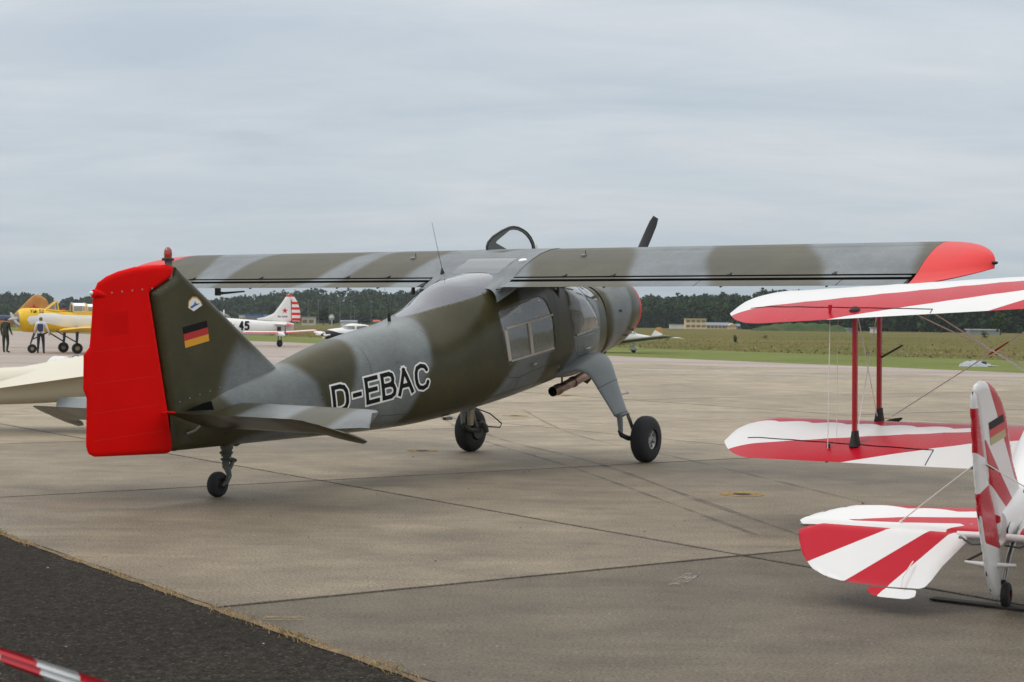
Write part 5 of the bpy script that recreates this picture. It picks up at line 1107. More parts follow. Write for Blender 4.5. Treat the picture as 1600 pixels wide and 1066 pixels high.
RB_ = [(-.855, 1.34), (-.90, 1.335), (-.93, 1.28), (-.885, 1.10), (-.82, .86), (-.72, .62), (-.60, .42), (-.50, .26), (-.40, .16), (-.28, .085), (-.20, .09), (-.17, .16), (-.185, .30), (-.215, .42), (-.38, .66), (-.555, .83), (-.715, 1.09)]
rb_red = lambda X, Y: np.minimum(poly_sdf([(-1, 1.24), (-.6, 1.24), (-.5, .92), (-.9, 1.0)])(X, Y), poly_sdf([(-1, .72), (-.45, .80), (-.1, .36), (-.6, .46), (-.7, .62)])(X, Y))
plate('rudder', RB_, .028, lambda s, z, t: (s, t - .02 * np.clip((-s - .3) * 1.0, 0, 1), z), WR, B, step=.03, edge=.02, fields=[('red', rb_red)], emin=.01)
A_, B_, C_, D_ = [np.array(p) for p in ((-.56, 1.145), (-.215, 1.18), (-.135, 1.045), (-.50, 1.01))]
for sd in (-1, 1):
    for k, mt in enumerate(('letterb', 'flagred', 'olive_gold')):
        a0, a1 = k / 3, (k + 1) / 3; poly = [A_ + (D_ - A_) * a0, B_ + (C_ - B_) * a0, B_ + (C_ - B_) * a1, A_ + (D_ - A_) * a1]
        mk('flag_stripe', [(p[0], sd * .0185, p[1]) for p in poly], [(0, 1, 2, 3)], M[mt], B, smooth=False)
# stabiliser, elevator
for sd in (1, -1):
    SB = [(-.215, .10), (-.215, 1.10), (-.235, 1.24), (-.17, 1.235), (-.08, 1.18), (.03, 1.09), (.115, .97), (.15, .80), (.19, .19), (.20, .05)]
    st_red = lambda X, Y: np.minimum(np.minimum(.085 + .03 * np.abs(np.sin(np.abs(Y) * 10)) - X, poly_sdf([(-.19, 1.00), (-.06, .60), (.02, .12), (-.09, .12), (-.16, .62)])(X, np.abs(Y))), poly_sdf([(-.24, .36), (-.06, .12), (-.24, .12)])(X, np.abs(Y)))
    plate('stabiliser', [(a_, b_ * sd) for a_, b_ in SB], .05, lambda s, y, t: (s, y, .455 + (s + .2) * .25 + t), WR, B, step=.035, edge=.035, fields=[('red', st_red)], emin=.02)
    EB = [(-.225, .19), (-.225, 1.09), (-.27, 1.225), (-.33, 1.20), (-.42, 1.145), (-.50, 1.05), (-.54, .94), (-.557, .82), (-.565, .55), (-.56, .37), (-.545, .335), (-.42, .275), (-.27, .17)]
    TB = [(-.572, .70), (-.61, .665), (-.625, .60), (-.625, .43), (-.61, .385), (-.572, .362)]
    e_red = lambda X, Y: np.minimum(poly_sdf([(-.235, 1.17), (-.32, 1.28), (-.47, 1.10), (-.21, .59), (-.2, 1.0)])(X, np.abs(Y)), poly_sdf([(-.70, 1.02), (-.55, .82), (-.21, .37), (-.20, .24), (-.55, .55), (-.70, .67)])(X, np.abs(Y)))
    fr = lambda s, y, t: (s - .65 * t + .012, y, .458 + (s + .225) * .9 + .72 * t)
    el = plate('elevator', [(a_, b_ * sd) for a_, b_ in EB], .045, fr, WR, B, step=.03, edge=.03, taper=lambda s, y: np.clip((s + .62) * 2.6, .25, 1), fields=[('red', e_red)], emin=.01)
    plate('trim_tab', [(a_, b_ * sd) for a_, b_ in TB], .012, fr, WR, el, step=.03, edge=.05, fields=[('red', e_red)], emin=.006)
    tube('tab_rod', [(-.42 - .03, .44 * sd, .30), (-.53 - .03, .47 * sd, .215), (-.585, .468 * sd, .165)], .004, M['wire'], el, 6)
    tube('tail_wire', [(-.14, .63 * sd, .48), (-.66, .01 * sd, .93)], .0038, M['wire'], B, 6)
    tube('wire_fitting', [(-.14, .63 * sd, .465), (-.16, .60 * sd, .50)], .009, M['wire'], B, 6)
    tube('wire_fitting', [(-.63, .03 * sd, .91), (-.60, .065 * sd, .885)], .009, M['dark'], B, 6)
    tube('hinge_tube', [(-.225, .05 * sd, .455), (-.225, .24 * sd, .45)], .022, M['wfab'], B, 10)
    lathe('hinge_bolt', [(.012, 0), (.012, .01), (.001, .012)], M['metal'], B, (-.26, .21 * sd, .44), (-1, 0, 0), seg=8)
    tube('control_cable', [(-.26, .21 * sd, .44), (-.28, .14 * sd, .405), (-.26, .05 * sd, .41)], .006, M['dark'], B, 6)
tube('steering_arm', [(-.32, .17, .305), (-.28, .05, .29), (-.28, -.12, .30)], [.008, .018, .010], M['wfab'], B, 8)
tube('steering_spring', [(-.31, .16, .31), (-.18, .06, .37)], .007, M['dark'], B, 6)
tube('tail_spring', [(.35, 0, .50), (.05, 0, .30), (-.06, 0, .17)], [.02, .018, .016], M['metal'], B, 8)
tube('tail_fork', [(-.06, 0, .18), (-.03, .045, .13), (0, .05, .075)], .012, M['dark'], B, 8)
wheel(B, (0, 0, .078), .078, .05, (0, 1, 0), M['rstrut'], .42, seg=24)
# white cover plate at the tailplane root, on the side away from the viewer
CP = [(.46, .80), (.28, .725), (.06, .625), (-.17, .53), (-.215, .495), (-.20, .455), (-.12, .432), (-.02, .44), (.12, .50), (.46, .55)]
plate('tailplane_root_cover', CP, .03, lambda s, z, t: (s, t - .05, z), M['wfab'], B, step=.05, edge=.02, emin=.01)
tube('cover_edge_seal', [(a_, -.05, b_) for a_, b_ in CP[1:-1]], .0055, M['black'], B, 6)
lathe('cover_screw', [(.011, 0), (.011, .004), (.001, .005)], M['metal'], B, (.0, -.033, .505), (0, 1, 0), seg=10)
bd = mk('board', [(-.30, -.045, 0), (.30, -.045, 0), (.30, .045, 0), (-.30, .045, 0), (-.30, -.045, .011), (.30, -.045, .011), (.30, .045, .011), (-.30, .045, .011)], [(0, 3, 2, 1), (4, 5, 6, 7), (0, 1, 5, 4), (1, 2, 6, 5), (2, 3, 7, 6), (3, 0, 4, 7)], paint('weathered_dark_plank', (.035, .03, .028), .8, .4, 20), None, smooth=False)
bd.location = (2.86, 9.99, .004); bd.rotation_euler = (0, 0, R(-38)); tag(bd, 'dark flat board lying on the concrete at the biplane tail wheel', 'board')
# ================================================================ distant buildings
M['farframe'] = paint('far_window_frame', (.42, .34, .20), .8, .05); M['farwin'] = paint('dim_far_window', (.15, .12, .085), .5, .1)
def win_row(parent, x0, x1, y, z0, z1, n, mat=None):
    for k in range(n):
        xc = x0 + (k + .5) * (x1 - x0) / n; wd = (x1 - x0) / n * .34
        f_ = mk('window', [(xc - wd, y - .02, z0), (xc + wd, y - .02, z0), (xc + wd, y - .02, z1), (xc - wd, y - .02, z1)], [(0, 1, 2, 3)], mat or M['farwin'], parent, smooth=False)
        mk('window_frame', [(xc - wd * 1.25, y - .012, z0 - .1), (xc + wd * 1.25, y - .012, z0 - .1), (xc + wd * 1.25, y - .012, z1 + .1), (xc - wd * 1.25, y - .012, z1 + .1)], [(0, 1, 2, 3)], M['farframe'], parent, smooth=False)
def building(name, lab, x0, x1, Z, dep, h, wall, roofm, gable=0, win=(), flat=True, grp=None, cat='building'):
    t = thing(name, lab, cat, ((x0 + x1) / 2, Z + dep / 2, -.05), 0, grp); w_ = (x1 - x0) / 2; d_ = dep / 2
    box('wall', (0, 0, h / 2), (2 * w_, 2 * d_, h), wall, t)
    if gable:
        V = [(-w_ - .3, -d_ - .3, h), (w_ + .3, -d_ - .3, h), (w_ + .3, d_ + .3, h), (-w_ - .3, d_ + .3, h), (-w_ - .3, 0, h + gable), (w_ + .3, 0, h + gable)]
        mk('roof', V, [(0, 1, 5, 4), (2, 3, 4, 5), (0, 4, 3), (1, 2, 5)], roofm, t, smooth=False)
    else: box('roof', (0, 0, h + .12), (2 * w_ + .5, 2 * d_ + .5, .24), roofm, t)
    for (z0, z1, n_) in win: win_row(t, -w_, w_, -d_, z0, z1, n_)
    return t
ywall = paint('yellow_ochre_render', (.62, .50, .30), .85, .1, .5); groof = paint('grey_sheet_roof', (.20, .23, .26), .6, .12, .3); wwall = paint('white_cladding', (.58, .59, .58), .7, .1, .3); gwall = paint('grey_shed_wall', (.26, .27, .27), .8, .12, .4)
building('barracks', 'two-storey yellow flat-roofed building standing before the dark wood', at(1071, 640), at(1103, 640), 640, 6, 3.9, ywall, paint('yellow_roof_edge', (.42, .34, .19), .8), win=((.7, 1.5, 4), (2.6, 3.4, 4)))
building('long_house', 'long low building with grey roof right of the yellow two-storey building', at(1104, 650), at(1140, 650), 650, 7, 1.5, ywall, groof, gable=1.15, win=((.4, 1.2, 6),))
gb = building('gabled_house', 'small yellow gable end closing the long low building', at(1138, 646), at(1150, 646), 646, 5, 1.3, ywall, groof); mk('gable', [(-1.6, -2.6, 1.3), (1.6, -2.6, 1.3), (0, -2.6, 2.5), (-1.6, 2.6, 1.3), (1.6, 2.6, 1.3), (0, 2.6, 2.5)], [(0, 1, 2), (5, 4, 3), (0, 2, 5, 3), (1, 4, 5, 2)], ywall, gb, smooth=False)
building('shed', 'low grey-roofed shed between the gable end and the broad tree', at(1151, 655), at(1174, 655), 655, 6, 1.2, gwall, groof, gable=1.0, win=((.3, .9, 4),))
building('shed', 'pair of low white sheds left of the yellow two-storey building', at(1047, 660), at(1069, 660), 660, 5, 1.6, wwall, gwall)
building('warehouse', 'blue and white warehouse front behind the aircraft numbered 45, its blue part', at(383, 760), at(410, 760), 760, 12, 4.2, M['blue'], M['blue'], win=((1.6, 3.2, 7),))
building('warehouse', 'white block joined to the left end of the blue warehouse', at(373, 761), at(382.7, 761), 761, 12, 3.9, wwall, gwall, win=((1.2, 2.6, 2),))
building('warehouse', 'white block joined to the right end of the blue warehouse', at(410.4, 762), at(442, 762), 762, 12, 4.0, wwall, gwall, win=((1.2, 2.2, 4),))
building('container_block', 'grey and cream block just right of the striped rudder', at(471, 600), at(491, 600), 600, 5, 2.9, paint('cream_cladding', (.50, .48, .38), .8, .1, .4), gwall, win=((.8, 2.0, 2),))
building('shed', 'long pale arched shed right of the white dish tower', at(532, 560), at(556, 560), 560, 6, 1.5, wwall, groof, gable=.5)
building('shed', 'small grey shed with a red roof behind the white and black aircraft', at(583, 560), at(592, 560), 560, 4, 1.6, gwall, paint('red_tile_roof', (.45, .10, .06), .8), gable=.6)
building('shed', 'low pale shed between the pair of red struts and the wires', at(1363, 420), at(1374, 420), 420, 3, 1.3, wwall, gwall)
building('shed', 'long low pale sheds at the foot of the wood behind the crossing wires', at(1516, 400), at(1562, 400), 400, 4, 1.1, gwall, wwall)
building('shed', 'small pale shed left of the front red strut', at(1326, 430), at(1338, 430), 430, 3, 1.0, gwall, gwall)
dt = thing('dish_tower', 'white round radar dish on a short lattice base in the meadow', 'radar dish', (at(518, 560), 560, -.05))
lathe('dish', [(1.05, 0), (.98, .22), (.7, .42), (.35, .52), (.001, .55)], wwall, dt, (0, -.6, 2.9), (0, 1, .15), seg=20); tube('mast', [(0, 0, 0), (0, 0, 2.5)], [.35, .22], wwall, dt, 8); lathe('radome', [(.9, -.6), (.95, 0), (.7, .6), (.3, .85), (.001, .9)], wwall, dt, (0, 0, 3.1), seg=16)
lamp = None
for px, Z_, h_, lab in ((481, 600, 9.2, 'tall thin light mast left of the three-lamp mast'), (497, 600, 9.0, 'thin light mast just right of the striped rudder'), (514, 620, 9.4, 'light mast rising behind the white dish'), (531, 640, 9.5, 'light mast right of the white dish'), (548, 600, 9.2, 'light mast above the long pale arched shed'), (554, 640, 7.5, 'shorter mast above the right end of the arched shed'), (579.5, 600, 9.0, 'light mast above the tail of the white and black aircraft'), (1151, 600, 6.4, 'lamp mast in front of the gabled building'), (1235, 520, 5.6, 'thin lamp mast on the grassy mound')):
    if lamp is None:
        lamp = thing('light_mast', lab, 'light mast', (at(px, Z_), Z_, -.05), 0, 'light masts beyond the airfield'); tube('mast', [(0, 0, 0), (0, 0, 9.0)], [.07, .045], gwall, lamp, 6); box('lamp_head', (0, 0, 9.05), (.9, .3, .16), gwall, lamp); o = lamp
    else:
        o = lamp.copy(); C.objects.link(o); o.location = (at(px, Z_), Z_, -.05); o['label'] = lab
        for ch in list(lamp.children): c_ = ch.copy(); C.objects.link(c_); c_.parent = o
    o.scale = (1, 1, h_ / 9.2)
# ================================================================ other aircraft
def simple_wing(name, parent, xr, xt, ch_r, ch_t, y0, y1, z0, z1, mats, sd, t=.13, fields=(), round_=.25, inc=.03):
    le = interp([y0, (y0 + y1) / 2, y1 - round_, y1], [xr, (xr + xt) / 2, xt, xt - round_ * .5]); te = lambda y: (xr - ch_r) + ((xt - ch_t) - (xr - ch_r)) * (y - y0) / (y1 - y0)
    P_ = wing_P(aero_loop(t, 9, .02), le, te, lambda y: z0 + (z1 - z0) * (y - y0) / (y1 - y0) + inc, lambda y: z0 + (z1 - z0) * (y - y0) / (y1 - y0) - inc, lambda y: (ch_r + (ch_t - ch_r) * (y - y0) / (y1 - y0)) * np.sqrt(np.clip(1 - np.clip((y - y1 + round_) / round_, 0, 1) ** 2, .03, 1)))
    yy = np.concatenate([np.linspace(y0, y1 - round_, 9), y1 - round_ + round_ * np.sin(np.linspace(0, math.pi / 2, 6))[1:]])
    return surf(name, yy * sd, np.arange(0, 17, 1.0), P_, mats, parent, fields=fields, UVmap=(lambda U, V: (P_(U, V)[0], P_(U, V)[1])) if fields else None)
XZ = lambda s, z, t: (s, t, z)
# ---- yellow and white trainer, nose to the left
HY = math.atan2(-.47, -.88)
Y = thing('trainer_aircraft', 'yellow and white two-seat trainer with open canopy and pilot, nose to the left', 'aircraft', (-21.15, 79.0, 0), HY)
wm, ym_ = M['white'], M['yellow']
eagle = poly_sdf([(2.24, 1.60), (2.12, 1.76), (1.70, 1.78), (1.62, 1.92), (.9, 1.92), (.5, 1.84), (-3.4, 1.80), (-3.6, 1.40), (-.5, 1.22), (.6, 1.28), (1.2, 1.42), (1.9, 1.42), (2.06, 1.30), (2.12, 1.46)])
FY = loft('fuselage', [(-5.2, 1.62, .04, .10, 2), (-4.6, 1.60, .16, .22, 2), (-3.0, 1.55, .34, .38, 2.2), (-1.6, 1.53, .42, .46, 2.4), (-.2, 1.52, .44, .50, 2.4), (.9, 1.55, .46, .54, 2.2), (1.75, 1.57, .50, .58, 2.05), (2.35, 1.58, .48, .55, 2), (2.55, 1.58, .38, .44, 2)], ym_, Y, 36, fields=[('w', eagle)], mats=[ym_, wm], ns=70)
lathe('cowl_opening', [(.36, 2.56), (.30, 2.58), (.001, 2.56)], M['metal'], Y, (0, 0, 1.58), (1, 0, 0), seg=20); lathe('spinner', [(.001, .45), (.10, .30), (.16, .08), (.17, 0), (.001, 0)], M['metal'], Y, (2.58, 0, 1.58), (1, 0, 0), seg=16)
for sg in (-1, 1): tube('propeller_blade', [(2.72, 0, 1.58), (2.70, .40 * sg, 1.58 - .12 * sg), (2.66, 1.1 * sg, 1.60 - .30 * sg)], [.05, .10, .05], M['metal'], Y, 8)
ymk = [M['interior'], wm]
decal('cowl_script', (1.05, 2.25, 1.88, 2.12), .012, strokes_f([[(2.05 - p[0], 1.93 + p[1]) for p in l] for l in text_lines('Yak 52', .14, .24)], .013), lambda s, z: (s, .43 + 0 * s, z), M['letterb'], Y)
plate('fin', [(-5.0, 1.72), (-5.35, 2.75), (-5.05, 2.85), (-4.75, 2.78), (-4.0, 1.88), (-3.6, 1.85)], .09, XZ, ym_, Y, step=.12); plate('rudder', [(-5.05, 1.5), (-5.40, 2.72), (-5.55, 2.6), (-5.75, 1.9), (-5.6, 1.5)], .07, XZ, ym_, Y, step=.12)
for sd in (-1, 1):
    simple_wing('wing', Y, .75, .55, 1.9, 1.15, .40, 4.65, 1.06, 1.22, ym_, sd); simple_wing('tailplane', Y, -4.3, -4.5, 1.1, .75, .1, 1.6, 1.72, 1.75, ym_, sd)
    tube('landing_gear_leg', [(.05, 1.30 * sd, 1.1), (.08, 1.33 * sd, .55), (.08, 1.33 * sd, .30)], [.08, .06, .05], M['navy'], Y, 8); tube('side_stay', [(1.0, 1.15 * sd, 1.08), (.10, 1.32 * sd, .55)], .035, M['navy'], Y, 6); wheel(Y, (.08, 1.42 * sd, .26), .26, .16, (0, sd, 0), M['cream_metal'], .42, seg=20)
    tube('wheel_bay', [(-.1, .5 * sd, 1.15), (-.1, 1.2 * sd, 1.16)], [.14, .1], M['black'], Y, 8)
tube('nose_leg', [(1.70, 0, 1.15), (1.86, 0, .72), (1.95, 0, .45), (1.86, 0, .28)], [.06, .05, .035, .035], M['navy'], Y, 8); tube('nose_stay', [(1.05, 0, 1.05), (1.82, 0, .68)], .035, M['navy'], Y, 6); wheel(Y, (1.88, .02, .22), .22, .13, (0, 1, 0), M['cream_metal'], .4, seg=18)
# canopy: windscreen frame, opened sliding hoods
def hood(name, x0, x1, zt_, parent, mat):
    n_ = 9; V = []; 
    for x_ in (x0, x1):
        for k in range(n_): a_ = math.pi * k / (n_ - 1); V.append((x_, .34 * math.cos(a_), 2.0 + (zt_ - 2.0) * math.sin(a_) ** .7))
    o = mk(name, V, [(k, k + 1, n_ + k + 1, n_ + k) for k in range(n_ - 1)], M['clear'], parent)
    for i, x_ in enumerate((x0, x1)): tube('hood_frame', V[i * n_:(i + 1) * n_], .032, mat, o, 6)
    for sd in (0, n_ - 1): tube('hood_rail', [V[sd], V[n_ + sd]], .03, mat, o, 6)
    return o
V = [(1.30, .24, 2.06), (1.30, -.24, 2.06), (.70, .34, 2.02), (.70, -.34, 2.02), (.78, .26, 2.48), (.78, -.26, 2.48)]
ws = mk('windscreen', V, [(0, 1, 5, 4), (0, 4, 2), (1, 3, 5)], M['clear'], Y, smooth=False); [tube('screen_frame', [V[a_], V[b_]], .03, ym_, ws, 6) for a_, b_ in ((0, 4), (1, 5), (4, 5), (4, 2), (5, 3), (0, 2))]
hood('sliding_hood', .02, -.58, 2.42, Y, M['beige']); hood('rear_hood', -.66, -1.9, 2.38, Y, ym_)
box('cockpit_well', (.35, 0, 2.0), (.75, .5, .04), M['black'], Y)
plate('wing_root_marks', [(-.2, 1.60), (-.6, 1.60), (-.6, 1.66), (-.2, 1.66)], .01, lambda s, z, t: (s, 1.9 + t, z - .28), M['dark'], Y) if False else None
# ---- orange and navy aircraft behind it
O = thing('aircraft', 'orange-brown and navy aircraft behind the yellow trainer, red star on its fin', 'aircraft', (-31.6, 92.0, 0), math.atan2(-.1, -1))
loft('fuselage', [(-4.4, 1.62, .05, .12, 2), (-3.0, 1.5, .3, .32, 2.2), (-1.0, 1.42, .45, .45, 2.4), (1.2, 1.38, .48, .50, 2.2), (2.2, 1.38, .44, .46, 2), (2.4, 1.38, .3, .32, 2)], M['orange'], O, 28, fields=[('n', lambda s, z: 1.52 - z)], mats=[M['orange'], M['navy']], ns=40)
FO = [(-3.5, 1.75), (-4.4, 2.7), (-4.7, 2.98), (-5.0, 3.0), (-5.4, 2.75), (-5.75, 1.9), (-5.7, 1.6), (-4.6, 1.55)]
fo = plate('fin', FO, .10, XZ, M['orange'], O, step=.08)
for sd in (-1, 1):
    V = [(p[0], sd * .062, p[1]) for p in star_poly(-4.72, 2.22, .27)]; mk('red_star', V + [(-4.72, sd * .062, 2.22)], [(k, (k + 1) % 10, 10) for k in range(10)], M['flagred'], fo, smooth=False)
    simple_wing('wing', O, .9, .7, 1.9, 1.2, .4, 4.6, 1.0, 1.3, M['orange'], sd); simple_wing('tailplane', O, -4.0, -4.2, 1.0, .7, .1, 1.6, 1.7, 1.72, M['redtip'] if sd > 0 else M['orange'], sd)
    tube('landing_gear_leg', [(0, 1.2 * sd, 1.0), (0, 1.25 * sd, .3)], .06, M['navy'], O, 6); wheel(O, (0, 1.33 * sd, .27), .27, .15, (0, sd, 0), seg=16)
tube('nose_leg', [(1.7, 0, 1.0), (1.8, 0, .3)], .05, M['navy'], O, 6); wheel(O, (1.8, 0, .22), .22, .12, (0, 1, 0), seg=16)
# ---- white trainer numbered 45, nose to the left
W4 = thing('trainer_aircraft', 'white trainer with a black 45, red stars and red-striped rudder, nose to the left', 'aircraft', (-19.4, 108.0, 0), math.atan2(-.12, -1))
loft('fuselage', [(-5.0, 1.28, .06, .22, 2), (-4.4, 1.24, .20, .36, 2.2), (-3.0, 1.19, .36, .46, 2.4), (-1.2, 1.20, .46, .57, 2.4), (.5, 1.28, .50, .66, 2.3), (2.0, 1.3, .5, .62, 2), (2.6, 1.3, .4, .46, 2)], M['white'], W4, 30, fields=[('r', poly_sdf([(-.2, .92), (-1.2, .86), (-1.8, .74), (-1.0, .62), (1.2, .5), (1.2, .92)]))], mats=[M['white'], M['flagred']], ns=60)
loft('canopy', [(-.9, 1.84, .04, .03, 2), (-.3, 1.96, .28, .24, 2), (.5, 2.02, .32, .36, 2), (1.2, 2.0, .30, .30, 2), (1.8, 1.85, .1, .08, 2)], M['clear'], W4, 20)
for x_ in (-.45, .3, 1.1): tube('canopy_frame', [(x_, .29 * math.cos(a_), 1.95 + .37 * math.sin(a_)) for a_ in np.linspace(0, math.pi, 9)], .03, M['white'], W4, 6)
finw = plate('fin', [(-2.2, 1.72), (-3.2, 1.90), (-3.7, 2.15), (-4.25, 2.9), (-4.45, 3.22), (-4.62, 3.30), (-4.80, 3.05), (-4.85, 1.6), (-4.4, 1.6)], .11, XZ, M['white'], W4, step=.1)
plate('rudder', [(-4.47, 3.24), (-4.55, 3.36), (-4.75, 3.40), (-5.02, 3.26), (-5.25, 2.90), (-5.38, 2.5), (-5.44, 2.1), (-5.44, 1.62), (-4.87, 1.62), (-4.87, 3.02), (-4.66, 3.18)], .09, XZ, [M['white'], M['redtip']], W4, step=.06, fields=[('r', lambda X, Y_: np.minimum(np.where((Y_ > 1.66) & (X < -4.86) & (Y_ < 3.1), np.abs(((Y_ - 1.66) % .36) - .09) - .09, 1.0), 3.24 - Y_))])
for sd in (1, -1):
    V = [(p[0], sd * .065, p[1]) for p in star_poly(-4.42, 2.32, .21)]; mk('red_star', V + [(-4.42, sd * .065, 2.32)], [(k, (k + 1) % 10, 10) for k in range(10)], M['flagred'], finw, smooth=False)
    sgn = -1 if sd > 0 else 1
    decal('registration', (-4.9, -3.7, 1.82, 2.0), .009, strokes_f([[((-3.98 if sd > 0 else -4.85) + sgn * p[0], 1.88 + p[1]) for p in l] for l in text_lines('RA-1314K', .10, .26)], .011), lambda s, z, sd=sd: (s, sd * .062 + 0 * s, z), M['letterb'], finw)
    decal('number', (-2.6, -1.3, .95, 1.75), .02, strokes_f([[((-1.50 if sd > 0 else -2.35) + sgn * p[0] * 1, 1.06 + p[1] * 1.0) for p in l] for l in text_lines('45', .50, .30, sx=.70)], .060), lambda s, z, sd=sd: (s, sd * .435 * (1 - np.abs((z - 1.24) / .62) ** 2.4) ** (1 / 2.4) + sd * .014, z), M['letterb'], W4)
    V = [(p[0], sd * .485, p[1]) for p in star_poly(-.95, 1.30, .27)]; mk('red_star', V + [(-.95, sd * .49, 1.30)], [(k, (k + 1) % 10, 10) for k in range(10)], M['flagred'], W4, smooth=False)
    simple_wing('wing', W4, .9, .6, 2.0, 1.2, .42, 4.7, .98, 1.22, M['white'], sd); simple_wing('tailplane', W4, -3.7, -4.0, 1.35, .95, .12, 1.75, 1.42, 1.40, [M['white'], M['redtip']], sd, fields=[('r', lambda X, Y_: X + 4.55)])
    box('access_panel', (-4.05, sd * .262, 1.12), (.26, .02, .26), M['dark'], W4)
    tube('landing_gear_leg', [(.1, 1.3 * sd, 1.0), (.1, 1.3 * sd, .3)], .06, M['dark'], W4, 6); wheel(W4, (.1, 1.38 * sd, .26), .26, .15, (0, sd, 0), seg=16)
tube('nose_leg', [(1.9, 0, 1.0), (2.0, 0, .3)], .05, M['dark'], W4, 6); wheel(W4, (2.0, 0, .22), .22, .12, (0, 1, 0), seg=16)
# ---- low red and white monoplane parked behind it: thin wing with black wheel
L3 = thing('aircraft', 'low red and white monoplane behind the aircraft numbered 45, thin wing and black wheel showing', 'aircraft', (-14.6, 103.5, 0), math.atan2(1, -.25))
loft('fuselage', [(-3.0, .78, .04, .06, 2), (-1.5, .80, .12, .12, 2.2), (.3, .82, .2, .16, 2.4), (1.1, .80, .18, .14, 2), (1.3, .78, .1, .08, 2)], M['white'], L3, 20)
plate('fin', [(-2.4, .9), (-2.8, 1.45), (-3.1, 1.45), (-3.15, .75), (-2.9, .7)], .05, XZ, M['navy'], L3, step=.1)
for sd in (-1, 1): simple_wing('wing', L3, .6, .5, 1.0, .8, .15, 2.3, .90, .92 if sd > 0 else 1.06, [M['white'], M['flagred']], sd, fields=[('r', lambda X, Y_: X + .1)]); tube('wheel_strut', [(.3, .08 * sd, .75), (.3, .12 * sd, .25)], .03, M['dark'], L3, 6)
wheel(L3, (.3, 0, .23), .23, .20, (.7, .7, 0), M['dark'], seg=16); tube('tail_skid', [(-2.7, 0, .76), (-2.9, 0, .66)], .02, M['dark'], L3, 6)
# ---- white and black tourer on the grass
T5 = thing('touring_aircraft', 'white and black light aircraft on the grass, seen over the camouflaged spine', 'aircraft', (-10.9, 113.0, 0), math.atan2(-.62, -.78))
loft('fuselage', [(-4.2, .98, .04, .10, 2), (-3.6, .98, .14, .18, 2), (-2.0, .92, .34, .34, 2.3), (-.6, .84, .52, .44, 2.6), (.9, .80, .52, .42, 2.5), (1.9, .76, .42, .36, 2.2), (2.4, .72, .26, .24, 2)], M['white'], T5, 28, fields=[('k', lambda s, z: z - (.86 + .04 * (s < .6)) + .0 * s + np.where(s > 1.4, -(s - 1.4) * .28, (1.4 - s) * .09))], mats=[M['white'], M['black']], ns=50)
loft('canopy', [(-1.5, 1.15, .10, .05, 2.2), (-.9, 1.22, .42, .22, 2.6), (.1, 1.26, .45, .26, 2.6), (.7, 1.18, .42, .18, 2.4), (1.2, 1.06, .2, .06, 2)], M['interior'], T5, 24, fields=[('w', lambda s, z: np.minimum(np.minimum(1.36 - z, np.abs(s - .12) - .07), .9 + s))], mats=[M['clear'], M['white']], ns=30)
loft('cabin_core', [(-1.1, 1.1, .2, .12, 2), (-.3, 1.12, .34, .16, 2), (.6, 1.1, .3, .1, 2)], M['interior'], T5, 14)
lathe('spinner', [(.001, .25), (.08, .15), (.11, 0), (.001, 0)], M['black'], T5, (2.4, 0, .73), (1, 0, 0), seg=14)
for sg in (-1, 1): tube('propeller_blade', [(2.48, 0, .73), (2.48, .45 * sg, .73 - .03 * sg), (2.46, .88 * sg, .75)], [.03, .07, .05], M['white'], T5, 8)
plate('fin', [(-3.5, 1.1), (-3.95, 1.75), (-4.45, 1.78), (-4.40, 1.0), (-4.1, .95)], .07, XZ, [M['white'], M['black']], T5, step=.08, fields=[('k', lambda X, Y_: 1.62 - Y_)])
for sd in (-1, 1):
    simple_wing('wing', T5, .75, .75, 1.35, 1.3, .5, 4.2, .62, .85, M['white'], sd); simple_wing('tailplane', T5, -3.5, -3.6, .75, .7, .08, 1.5, 1.12, 1.14, M['white'], sd)
    tube('landing_gear_leg', [(-.2, 1.1 * sd, .6), (-.2, 1.15 * sd, .25)], .04, M['white'], T5, 6); wheel(T5, (-.2, 1.2 * sd, .20), .20, .12, (0, sd, 0), seg=16); loft('wheel_fairing', [(-.62, .24, .03, .03, 2), (-.2, .25, .11, .14, 2), (.2, .25, .04, .06, 2)], M['white'], T5, 12).location = (0, 1.2 * sd, 0)
tube('nose_leg', [(1.9, 0, .55), (1.9, 0, .2)], .035, M['white'], T5, 6); wheel(T5, (1.9, 0, .17), .17, .10, (0, 1, 0), seg=14)
# ---- low-wing aircraft on the grass at the right of the nose
M['darkwing'] = paint('dark_wing_tone', (.115, .115, .085), .5, .15, 2)  # dark olive tone on both faces of the wing
R6 = thing('touring_aircraft', 'white low-wing light aircraft on the grass right of the engine nose, orange fin tip', 'aircraft', (5.9, 97.0, 0), math.atan2(-.72, -.70))
loft('fuselage', [(-4.6, .78, .04, .08, 2), (-3.0, .80, .24, .22, 2.2), (-1.4, .82, .45, .36, 2.6), (.6, .82, .52, .42, 2.6), (1.9, .76, .46, .36, 2.3), (2.5, .72, .32, .26, 2)], M['white'], R6, 28, fields=[('r', lambda s, z: np.abs(z - .86) - .025)], mats=[M['white'], M['exhaust']], ns=50)
loft('cabin_roof', [(-2.4, .98, .05, .03, 2.2), (-1.5, 1.15, .38, .16, 2.8), (-.2, 1.24, .44, .26, 3), (.7, 1.20, .44, .22, 2.8), (1.35, 1.06, .3, .06, 2)], M['white'], R6, 28, fields=[('g', lambda s, z: np.maximum(np.maximum(np.abs(np.mod(s + 2.05, .62) - .31) - .22, np.abs(z - 1.20) - .085), np.abs(s + .4) - 1.25))], mats=[M['white'], M['interior']], ns=60)
plate('fin', [(-3.6, .95), (-4.15, 1.50), (-4.65, 1.50), (-4.75, .8), (-4.4, .8)], .07, XZ, [M['white'], M['orange']], R6, step=.08, fields=[('o', lambda X, Y_: 1.15 + (X + 4.5) * .3 - Y_)])
